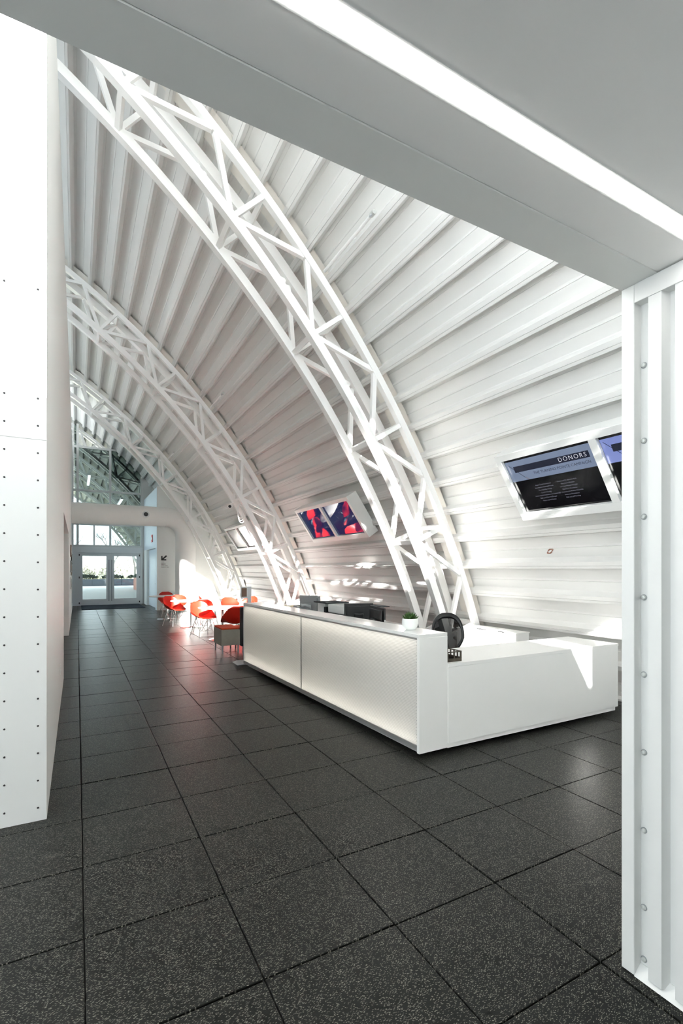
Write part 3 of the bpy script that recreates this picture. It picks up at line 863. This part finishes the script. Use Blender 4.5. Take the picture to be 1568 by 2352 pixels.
right = ['Cheryl and D. Norman Kirk', 'Max Clark Weldon', 'Lori and Michael Morgan', 'Charles L. Cousineau', 'Dr. Suzanne and Robert Reynolds', 'Simmons Foundation', 'Sally and Jeff Staeling']
for i in range(7):
    for col, x in ((left, .405), (right, .72)):
        lettering(sa, col[i], x, .318 - .0335*i, .022, 'scr_dim', 'CENTER', 1.0, .0012)
# picture display
t2, (sc_, sd) = display(10.68, 'display unit with glossy navy screens, between the first two trusses')
for s in (sc_, sd): poly_on(s, rect(.010, .010, SW - .010, SH - .010), 'scr_navy', .0006)
# blank display
t3, (se, sf) = display(17.02, 'blank grey display unit between the middle and third trusses')
for s in (se, sf): poly_on(s, rect(.03, .02, SW - .02, SH - .035), 'scr_off', .0006)

# ================================================================== DUCT
dc = thing('air_duct', 'fat round white air duct crossing the far end and turning down', 'duct', (3.57, 20.3, 0))
DR, DZ = .365, 3.535
def ring(axis, a, b, c, r, n=40): pass
MB().tube([(WX - 3.57 + .002, 0, DZ), (-3.4, 0, DZ), (-.70, 0, DZ)], DR, 40).build('duct_run', 'duct', dc, smooth=True)
el = [(-.70 + .70*math.sin(R(a)), 0, DZ - .70 + .70*math.cos(R(a))) for a in range(0, 91, 6)]
MB().tube(el, DR - .001, 40).build('elbow', 'duct', dc, smooth=True)
MB().tube([(0, 0, DZ - .70), (0, 0, 1.5), (0, 0, 0.002)], DR, 40).build('duct_drop', 'duct', dc, smooth=True)
for x in (-3.50, -.70): MB().tube([(x - .02, 0, DZ), (x + .02, 0, DZ)], DR + .012, 40).build('collar', 'duct', dc, smooth=True)
MB().tube([(0, 0, DZ - .72), (0, 0, DZ - .68)], DR + .012, 40).build('collar', 'duct', dc, smooth=True)
nz = MB().tube([(-1.43, -.30, DZ + .03), (-1.43, -.40, DZ + .03)], .155, 24).build('nozzle', 'duct', dc, smooth=True)
MB().tube([(-1.43, -.395, DZ + .03), (-1.43, -.425, DZ + .03)], .12, 24).build('nozzle_ring', 'lightgrey', nz, smooth=True)
MB().tube([(-1.43, -.42, DZ + .03), (-1.43, -.432, DZ + .03)], .075, 24).build('nozzle_mouth', 'black', nz)

# ================================================================== SIGNS ON THE FAR BLOCK
sg = thing('wall_sign', 'black diagonal arrow and small lettering on the white wall block', 'sign', (2.80, BY - .001, 1.92))
fr = ((0, -.001, 0), (1, 0, 0), (0, 0, 1), (0, -1, 0))
ar = MB().prism([(0, 0), (.185, 0), (.185, .05), (.09, .05), (.215, .165), (.175, .205), (.05, .085), (.05, .175), (0, .175)], fr, .002)
ar.build('arrow', 'arrow', sg)
for i, words in enumerate(((.11,), (.10, .035), (.10, .035), (.12, .10), (.13, .035, .08))):
    x = 0.0
    for w in words:        # worn-small print, too faint in the photograph to read
        MB().box((x, -.0016, -.068 - i*.048), (x + w, -.0006, -.050 - i*.048)).build('print_line', 'signtext', sg); x += w + .016
ex = thing('exit_sign', 'small red exit sign on the side of the far block above the side door', 'sign', (BX - .01, 22.35, 2.68))
MB().box((-.02, -.16, 0), (-.001, .16, .30)).build('housing', 'red', ex, bevel=.004)
MB().box((-.023, -.13, .10), (-.0205, .13, .20)).build('plate', 'paper', ex)

# ---- frames on the left wall, outlet plate
fcol = [('brown', 'dark brown framed plaque, highest on the far left wall'), ('midgrey', 'grey framed plaque below the brown one on the far left wall'), ('paper', 'white framed plaque projecting lowest on the far left wall'), ('black', 'slim black framed plaque nearest the doors on the far left wall'), ('taupe', 'taupe framed plaque lying midway on the far left wall')]
for i, ((m, lb), (y, z)) in enumerate(zip(fcol, ((17.2, 1.95), (17.2, 1.50), (17.3, 1.02), (19.6, 1.75), (18.4, 1.40)))):
    pf = thing('wall_plaque', lb, 'plaque', (WX + .001, y, z), group='plaques on the far left wall')
    MB().box((0, -.42, 0), (.03, .42, .34)).build('frame', m, pf, bevel=.004)
    MB().box((.03, -.37, .05), (.034, .37, .29)).build('face', ('paper', 'brown', 'midgrey', 'paper', 'brown')[i], pf)
op = thing('outlet_plate', 'small white outlet plate low on the left partition wall', 'outlet', (WX + .0005, 6.88, .39))
MB().box((0, -.036, 0), (.005, .036, .115)).build('plate', 'panelw', op, bevel=.001)
for z in (.03, .075): MB().box((.005, -.014, z - .012), (.0065, .014, z + .012)).build('socket', 'lightgrey', op)

# ================================================================== CAFE FURNITURE
def make_table(label, loc):
    t = thing('round_table', label, 'table', loc, group='round white tables')
    MB().lathe([(.525, .718), (.535, .724), (.535, .738), (.528, .742)], n=48).build('tabletop', 'tabletop', t, smooth=True)
    MB().lathe([(.028, .02), (.028, .70), (.14, .702), (.14, .717)], n=20).build('pedestal', 'chrome', t, smooth=True)
    MB().lathe([(.30, 0), (.30, .008), (.05, .022), (.03, .04)], n=36).build('base', 'chrome', t, smooth=True)
    return t
shell = None
def shell_mesh():
    b = MB(); nu, nv = 18, 22
    path = [(.255, .435), (.20, .455), (.05, .430), (-.10, .425), (-.20, .455), (-.255, .54), (-.285, .65), (-.31, .76), (-.325, .82)]
    wid = [.17, .215, .255, .27, .275, .275, .255, .20, .10]
    crv = [12, 25, 58, 72, 72, 66, 55, 45, 30]
    def samp(arr, t):
        f = t*(len(arr) - 1); i = min(int(f), len(arr) - 2); g = f - i
        a, c = arr[i], arr[i+1]
        return tuple(p + (q - p)*g for p, q in zip(a, c)) if isinstance(a, tuple) else a + (c - a)*g
    vs = []
    for v in range(nv + 1):
        t = v/nv; y, z = samp(path, t); y2, z2 = samp(path, min(1, t + .03)); y1, z1 = samp(path, max(0, t - .03))
        ty, tz = y2 - y1, z2 - z1; L = math.hypot(ty, tz); ny, nz_ = -tz/L, ty/L
        if nz_ < 0 and t < .45: ny, nz_ = -ny, -nz_
        if t >= .45 and ny < 0: ny, nz_ = -ny, -nz_
        # normal: up for the pan, forward for the back
        w = samp(wid, t); A = R(samp(crv, t))
        for u in range(nu + 1):
            a = (u/nu*2 - 1)*A
            lat = w*math.sin(a)/math.sin(A); lift = w*.95*(1 - math.cos(a))
            vs.append((lat, y + ny*lift, z + nz_*lift))
    fs = [(v*(nu+1)+u, v*(nu+1)+u+1, (v+1)*(nu+1)+u+1, (v+1)*(nu+1)+u) for v in range(nv) for u in range(nu)]
    b.add(vs, fs)
    tmp = b.mesh('shell_surface', 'orange')
    nn = [v.normal.copy() for v in tmp.vertices]; cs = [v.co.copy() for v in tmp.vertices]; nV = len(cs)
    qs = [tuple(p.vertices) for p in tmp.polygons]; bpy.data.meshes.remove(tmp)
    edge = [u for u in range(nu + 1)] + [v*(nu+1) + nu for v in range(1, nv + 1)] + [nv*(nu+1) + u for u in range(nu - 1, -1, -1)] + [v*(nu+1) for v in range(nv - 1, 0, -1)]
    c2 = MB().add(cs + [c - n*.009 for c, n in zip(cs, nn)], qs + [tuple(i + nV for i in q[::-1]) for q in qs] + [(edge[i], edge[(i+1) % len(edge)], edge[(i+1) % len(edge)] + nV, edge[i] + nV) for i in range(len(edge))])
    me = c2.mesh('shell', 'orange', smooth=True)
    for p in me.polygons: p.use_smooth = True
    return me
SHELL = shell_mesh()
legs = []
for sx, sy in ((1, 1), (-1, 1), (1, -1), (-1, -1)):
    legs.append(MB().tube([(sx*.13, sy*.10, .415), (sx*.16, sy*.13, .38), (sx*.235, sy*.215 - .01, .0)], .0065, 6).mesh('leg', 'chrome', smooth=True))
WIRES = []
for sx in (1, -1):
    WIRES.append(MB().tube([(sx*.165, .135, .36), (sx*.10, 0, .13), (sx*.165, -.135, .36)], .005, 6).mesh('wire_brace', 'chrome'))
for sy in (1, -1):
    WIRES.append(MB().tube([(.165, sy*.135, .36), (0, sy*.09, .13), (-.165, sy*.135, .36)], .005, 6).mesh('wire_brace', 'chrome'))
WIRES.append(MB().tube([(.10, 0, .13), (0, .09, .13), (-.10, 0, .13), (0, -.09, .13)], .005, 6, closed=True).mesh('wire_brace', 'chrome'))
def chair(x, y, face, label):
    # face: compass angle in degrees, 0 = looking toward +Y
    t = thing('shell_chair', label, 'chair', (x, y, 0.0), R(-face), group='orange shell chairs at the round tables')
    link('shell', SHELL, t)
    for m in legs: link('leg', m, t)
    for m in WIRES: link('wire_brace', m, t)
    return t
make_table('round white table nearest the reception desk, with chairs pushed in', (2.86, 11.68, 0))
make_table('round white table second from the desk along the row of tables', (2.70, 14.50, 0))
make_table('round white table farthest off, beside the arrow wall', (2.48, 17.30, 0))
make_table('round white table close to the vault, under the third truss', (4.25, 15.6, 0))
chair(2.90, 10.92, -4, 'large orange shell chair with its back turned, nearest the charcoal bench')
chair(2.60, 12.42, 162, 'orange shell chair on the far left of the nearest round table')
chair(3.50, 12.30, -135, 'orange shell chair on the far right of the nearest round table')
chair(2.82, 13.62, 8, 'orange shell chair with its back turned at the second round table')
chair(2.40, 15.25, 150, 'orange shell chair on the far side of the second round table')
chair(2.66, 16.40, 6, 'orange shell chair with its back turned at the farthest round table')
chair(2.62, 18.15, 176, 'orange shell chair facing the camera behind the farthest round table')
chair(3.78, 14.35, 35, 'orange shell chair in full sun by the vault, left of the sign stand top')
chair(4.25, 14.55, -10, 'orange shell chair against the vault, behind the sign stand top')
chair(3.35, 15.15, 100, 'orange shell chair seen edge-on between the second table and the vault')

# ---- lounge seat and dark bench back by the desk end
ls = thing('ottoman', 'taupe box ottoman with an orange cushion on short steel legs', 'ottoman', (2.34, 9.66, 0))
MB().box((0, 0, .155), (.355, .62, .455)).build('box', 'taupe', ls, bevel=.004)
MB().box((.008, .008, .4555), (.347, .612, .490)).build('cushion', 'orangef', ls, bevel=.014)
for x, y in ((.03, .03), (.325, .03), (.03, .59), (.325, .59)): MB().lathe([(.014, 0), (.016, .155)], (x, y, 0), 12).build('leg', 'silver', ls, smooth=True)
bb = thing('lounge_sofa', 'charcoal-backed bench with orange seat, its back turned beside the desk end', 'bench', (2.705, 9.63, 0))
MB().box((0, 0, .125), (1.5, .11, .87)).build('back', 'charcoal', bb, bevel=.015)
MB().box((.01, .111, .16), (1.49, .62, .40)).build('seat_box', 'taupe', bb, bevel=.008)
MB().box((.015, .112, .401), (1.485, .615, .47)).build('cushion', 'orangef', bb, bevel=.02)
for x, y in ((.05, .05), (1.45, .05), (.05, .57), (1.45, .57)): MB().lathe([(.014, 0), (.016, .16)], (x, y, 0), 12).build('leg', 'silver', bb, smooth=True)

# ---- sign stand at the desk end
ss = thing('sign_stand', 'silver floor sign stand with a flat base at the desk end', 'sign stand', (2.50, 8.62, 0))
MB().prism([(-.20, -.20), (.10, -.22), (.18, -.10), (.18, .20), (-.10, .22), (-.20, .10)], ((0, 0, 0), (1, 0, 0), (0, 1, 0), (0, 0, 1)), .012).build('base', 'silver', ss, bevel=.003)
MB().box((.03, .0, .012), (.10, .03, 1.30)).build('post', 'silver', ss, bevel=.004)
MB().box((-.09, -.012, 1.10), (.029, .012, 1.30)).build('holder', 'lightgrey', ss, bevel=.003)
MB().box((-.075, -.0135, 1.13), (.015, -.0121, 1.28)).build('card', 'brown', ss)

# ================================================================== OFFICE EQUIPMENT BEHIND THE COUNTER
WZ = .7555
def monitor(x, y, rz, label, w=.52, h=.33, zc=1.0, m='black'):
    # local +X is the screen side; we see the tapered back
    t = thing('monitor', label, 'monitor', (x, y, WZ), rz)
    zb = zc - h/2 - WZ
    MB().box((.0, -w/2, zb), (.022, w/2, zb + h)).build('panel', m, t, bevel=.006)
    MB().prism([(-w*.42, zb + .03), (w*.42, zb + .03), (w*.42, zb + h - .03), (-w*.42, zb + h - .03)], ((-.001, 0, 0), (0, 1, 0), (0, 0, 1), (-1, 0, 0)), .02).build('back_shell', m, t, bevel=.008)
    MB().prism([(-w*.2, zb + .06), (w*.2, zb + .06), (w*.16, zb + h*.62), (-w*.16, zb + h*.62)], ((-.022, 0, 0), (0, 1, 0), (0, 0, 1), (-1, 0, 0)), .03).build('back_hump', m, t, bevel=.01)
    MB().box((.0225, -w/2 + .015, zb + .015), (.0235, w/2 - .015, zb + h - .015)).build('screen', 'scr_black', t)
    MB().bar((-.02, 0, 0.01), (-.02, 0, zb + .12), .06, .03, (1, 0, 0)).build('stand', m, t)
    MB().lathe([(.11, 0), (.11, .008), (.04, .014)], (0, 0, 0), 24).build('base', m, t, smooth=True)
    for k in range(3): MB().box((.003, -w/2 - .0015, zb + .05 + k*.07), (.017, -w/2 - .0002, zb + .085 + k*.07)).build('port_label', 'paper', t)
    return t
monitor(3.12, 5.26, R(-12), 'wide black monitor seen from behind, nearest the potted plant', .54, .36, .975)
monitor(3.17, 5.80, R(66), 'black monitor turned edge-on beside the printer', .38, .34, .99)
monitor(3.20, 7.50, R(20), 'grey-backed monitor at the far end of the counter, turned aside', .46, .32, 1.02, 'midgrey')
pr_ = thing('printer', 'white and black desktop printer behind the counter', 'printer', (3.12, 6.16, WZ))
MB().box((0, 0, 0), (.36, .62, .225)).build('base', 'black', pr_, bevel=.01)
MB().box((.02, .02, .2255), (.34, .52, .345)).build('scanner_lid', 'lightgrey', pr_, bevel=.014)
MB().box((-.004, .53, .10), (.30, .61, .30)).build('control_panel', 'black', pr_, bevel=.006)
MB().box((.05, -.10, .16), (.31, -.001, .175)).build('paper_tray', 'black', pr_)
kb_ = thing('laptop_riser', 'flat dark riser plate on a white block beside the printer', 'riser', (3.20, 6.90, WZ))
MB().box((0, 0, 0), (.30, .28, .335)).build('block', 'lightgrey', kb_, bevel=.006)
MB().box((-.04, -.12, .336), (.34, .34, .352)).build('plate', 'charcoal', kb_, bevel=.004)
ds = thing('document_stand', 'twin dark plates on silver stems behind the turned monitor', 'stand', (3.43, 5.78, WZ))
for y in (-.13, .10):
    MB().lathe([(.05, 0), (.05, .008), (.012, .012), (.012, .36)], (0, y, 0), 14).build('stem', 'silver', ds, smooth=True)
    MB().box((-.06, y - .10, .361), (.06, y + .10, .373)).build('plate', 'charcoal', ds, bevel=.003)
ph = thing('desk_phone', 'dark grey desk phone on the counter worktop before the grey monitor', 'phone', (2.88, 7.28, WZ))
MB().prism([(0, 0), (.20, 0), (.20, .25), (0, .29)], ((0, -.10, 0), (1, 0, 0), (0, 0, 1), (0, 1, 0)), .20).build('body', 'midgrey', ph, bevel=.01)
MB().tube([(.03, -.135, .30), (.10, -.135, .305), (.18, -.135, .275)], [.03, .018, .03], 10).build('handset', 'midgrey', ph, smooth=True)
lm = thing('desk_lamp', 'silver pleated lamp shade at the far end of the counter', 'lamp', (3.36, 7.93, WZ))
MB().lathe([(.07, 0), (.07, .012), (.012, .03), (.012, .24)], n=18).build('stand', 'silver', lm, smooth=True)
sh = MB(); n = 40; vs = []
for r, z in ((.11, .21), (.155, .40)):
    for k in range(n): vs.append(((r + (.004 if k % 2 else -.004))*math.cos(2*math.pi*k/n), (r + (.004 if k % 2 else -.004))*math.sin(2*math.pi*k/n), z))
sh.add(vs, [(k, (k+1) % n, n + (k+1) % n, n + k) for k in range(n)]); sh.build('shade', 'silver', lm)
for (x, y, z, m, lb) in ((3.0, 7.84, WZ + .24, 'yellow', 'pale yellow folder on top of the white paper pile'),):
    fo = MB().box((-.11, -.15, 0), (.11, .15, .006)).build('folder', m, None, loc=(x, y, z + .0015), rot=(0, 0, R(8))); tag(fo, lb, 'folder')
pb = thing('paper_pile', 'tall pile of white paper trays at the far counter end', 'papers', (3.0, 7.84, WZ))
for k in range(6): MB().box((-.12, -.16, k*.04), (.12, .16, k*.04 + .036)).build('paper_ream', 'paper', pb, bevel=.002)

# ================================================================== SMALL FITTINGS ON THE STRUCTURE
for k, lb in enumerate(('short white sprinkler pipe on the ribbed deck beside the nearest truss', 'short white sprinkler pipe on the ribbed deck beside the middle truss', 'short white sprinkler pipe on the ribbed deck beside the third truss')):
    t = thing('sprinkler_pipe', lb, 'pipe', (2.72, ARCH0 + PITCH*k, 5.40), group='sprinkler pipes on the deck')
    MB().tube([(0, -1.36, 0), (0, -.12, 0)], .019, 10).build('pipe', 'steel', t, smooth=True)
    MB().tube([(0, -1.37, 0), (0, -1.30, 0)], .026, 10).build('cap', 'rivet', t, smooth=True)
    MB().tube([(0, -1.33, 0), (-.035, -1.33, -.045)], .013, 8).build('head', 'silver', t, smooth=True)
    MB().tube([(0, -.8, 0), (.085, -.8, .07)], .008, 6).build('hanger', 'steel', t)
cc = thing('security_camera', 'small black-lensed camera fixed to the middle truss', 'camera', (3.32, 12.70, 3.20))
MB().tube([(0, 0, 0), (-.06, -.10, -.05)], .05, 14).build('housing', 'panelw', cc, smooth=True)
MB().tube([(-.058, -.098, -.049), (-.066, -.112, -.055)], .038, 14).build('lens', 'black', cc)
MB().tube([(0, 0, 0), (.04, .03, .06), (.06, .06, .10)], .012, 8).build('bracket', 'panelw', cc)
co = thing('cable_coil', 'loose coil of white cable hanging on the middle truss', 'cable', (3.55, 12.72, 3.06))
for k in range(3):
    r = .12 + .02*k
    MB().tube([(r*.6*math.cos(2*math.pi*i/22) + .012*k, -.02*k, r*1.5*math.sin(2*math.pi*i/22) - .03*k) for i in range(22)], .009, 6, closed=True).build('loop', 'panelw', co, smooth=True)
ct = thing('wire_knot', 'tiny knot of rust-red wire on the ribbed vault below the DONORS display', 'wire', on_arc(13.84, math.atan2(1.85 - CZ, 5.09 - CX), 4.30))
for k in range(3):
    MB().tube([((.03 + .01*k)*math.cos(2*math.pi*i/14)*.3, (.04)*math.cos(2*math.pi*i/14 + k), .028*math.sin(2*math.pi*i/14 + .7*k)) for i in range(14)], .0035, 5, closed=True).build('loop', ('rust', 'brown', 'rust')[k], ct)
# conduit low on the vault
cd_ = thing('conduit', 'thin white conduit low along the ribbed vault behind the desk', 'conduit')
MB().tube([tuple(on_arc(13.80, math.atan2(1.70 - CZ, 5.15 - CX), y)) for y in (6.9, 12.2)], .014, 8).build('pipe', 'deck', cd_, smooth=True)
jb = MB().box((-.03, -.05, -.04), (.03, .05, .04)).build('junction_box', 'deck', cd_, loc=tuple(on_arc(13.81, math.atan2(1.70 - CZ, 5.15 - CX), 9.0)))

# ---- suspended lights beyond the glass
for i, (x, y, z, L) in enumerate(((0.5, 29, 6.0, 3.4), (1.9, 29.2, 5.0, 3.2), (2.7, 35.3, 4.6, 3.2), (1.4, 41.7, 5.4, 3.6))):
    t = thing('pendant_light', ('long white pendant light, highest beyond the far glass', 'bright pendant light in the middle of the far glass', 'pendant light low at the right beyond the far glass', 'pendant light deepest beyond the far glass')[i], 'pendant light', (x, y, z), group='pendant lights beyond the glass')
    MB().box((-.06, -L/2, 0), (.06, L/2, .07)).build('housing', 'lightgrey', t)
    MB().box((-.05, -L/2 + .02, -.012), (.05, L/2 - .02, -.001)).build('lens', 'lampfar', t)
    for y2 in (-L/2 + .2, L/2 - .2): MB().tube([(0, y2, .07), (0, y2, vtop(x) - z - .05)], .006, 5).build('hanger', 'lightgrey', t)

# ================================================================== OUTDOORS
pw = thing('planter_wall', 'long grey block planter wall beyond the far doors', 'planter', (3, 53.0, 0))
for k in range(16): MB().box((-9 + k*1.2, 0, -.004), (-9 + k*1.2 + 1.19, .5, .62)).build('block', 'planter', pw, bevel=.02)
def blob_mesh(name, m, sx, sy, sz, n, ls, seed):
    rnd = random.Random(seed); b = MB()
    for i in range(n):
        a = rnd.uniform(0, 2*math.pi); c = rnd.uniform(0, 1); r = rnd.uniform(.55, 1)**.5
        p = Vector((sx*r*math.cos(a)*math.sqrt(max(0, 1 - c*c)), sy*r*math.sin(a)*math.sqrt(max(0, 1 - c*c)), sz*max(0.02, c*r)))
        q = Euler((rnd.uniform(0, 6), rnd.uniform(0, 6), rnd.uniform(0, 6))).to_matrix()
        b.add([p + q @ Vector(v)*ls for v in ((-1, -.35, 0), (1, -.35, 0), (1.2, .35, 0), (-1, .35, 0))], [(0, 1, 2, 3)])
    return b.mesh(name, m)
hm = [blob_mesh('foliage', 'hedge', .95, .45, .28, 420, .09, 3 + k) for k in range(2)]
for k, w in enumerate(('leftmost low dark shrub', 'second low dark shrub from the left', 'middle low dark shrub', 'second low dark shrub from the right', 'rightmost low dark shrub')):
    t = thing('hedge_shrub', w + ' in the planter beyond the far doors', 'shrub', (-1.4 + k*2.15, 53.25, .74), group='shrubs in the planter')
    link('foliage', hm[k % 2], t)
    MB().tube([(0, 0, -.118), (0, 0, .3)], .03, 6).build('stem', 'bark', t)
def tree(x, y, H, seed, label):
    rnd = random.Random(seed)
    t = thing('bare_tree', label, 'tree', (x, y, 0), group='bare trees beyond the far doors')
    trunk = MB(); br = MB()
    def grow(b, p, d, L, r, dep):
        q = p + d*L
        m = (p + q)/2 + Vector((rnd.uniform(-1, 1), rnd.uniform(-1, 1), 0))*L*.05
        b.tube([p, m, q], [r, r*.85, r*.65], 5)
        if dep == 0: return
        for k in range(rnd.choice((2, 3))):
            nd = (d + Vector((rnd.uniform(-1, 1), rnd.uniform(-1, 1), rnd.uniform(-.15, .7)))*.75).normalized()
            grow(br, q - d*L*rnd.uniform(0, .25), nd, L*rnd.uniform(.6, .8), r*.6, dep - 1)
    grow(trunk, Vector((0, 0, -.02)), Vector((rnd.uniform(-.1, .1), 0, 1)).normalized(), H*.30, H*.026, 5)
    trunk.build('trunk', 'bark', t, smooth=True); br.build('branches', 'bark', t)
tree(3.05, 57.5, 6.5, 5, 'bare branching tree seen through the left far door')
tree(5.3, 59, 6.0, 9, 'bare branching tree seen through the right far door')
tree(0.5, 68, 7.5, 14, 'slim bare tree farther off beyond the far doors')
bm_ = [blob_mesh('brush', 'brush', 3.4, 1.6, 3.0, 900, .22, 20 + k) for k in range(2)]
for k, w in enumerate(('leftmost tall dry brush thicket', 'second tall dry brush thicket from the left', 'middle tall dry brush thicket', 'second tall dry brush thicket from the right', 'rightmost tall dry brush thicket')):
    t = thing('brush_thicket', w + ' at the back of the field', 'thicket', (-7 + k*6.4, 80 + (k % 2)*4, 0), group='brush thickets at the back')
    link('brush', bm_[k % 2], t)
sw = thing('stone_building', 'long low grey block building far behind the trees', 'building', (2, 120, 0))
MB().box((-22, 0, 0), (22, 6, 5.2)).build('wall', 'stone', sw)
MB().box((-22.5, -.4, 5.2), (22.5, 6.4, 5.5)).build('roof', 'lightgrey', sw)
for k in range(8): MB().box((-20 + k*5.2, -.05, 1.5), (-20 + k*5.2 + 2.4, -.001, 3.6)).build('window', 'planter', sw)
br_ = MB().box((3.75, 40, -.004), (4.4, 43, .9)).build('brick_bench', 'brick', bevel=.03); tag(br_, 'low red brick block outside at the right beyond the far doors', 'brick wall')
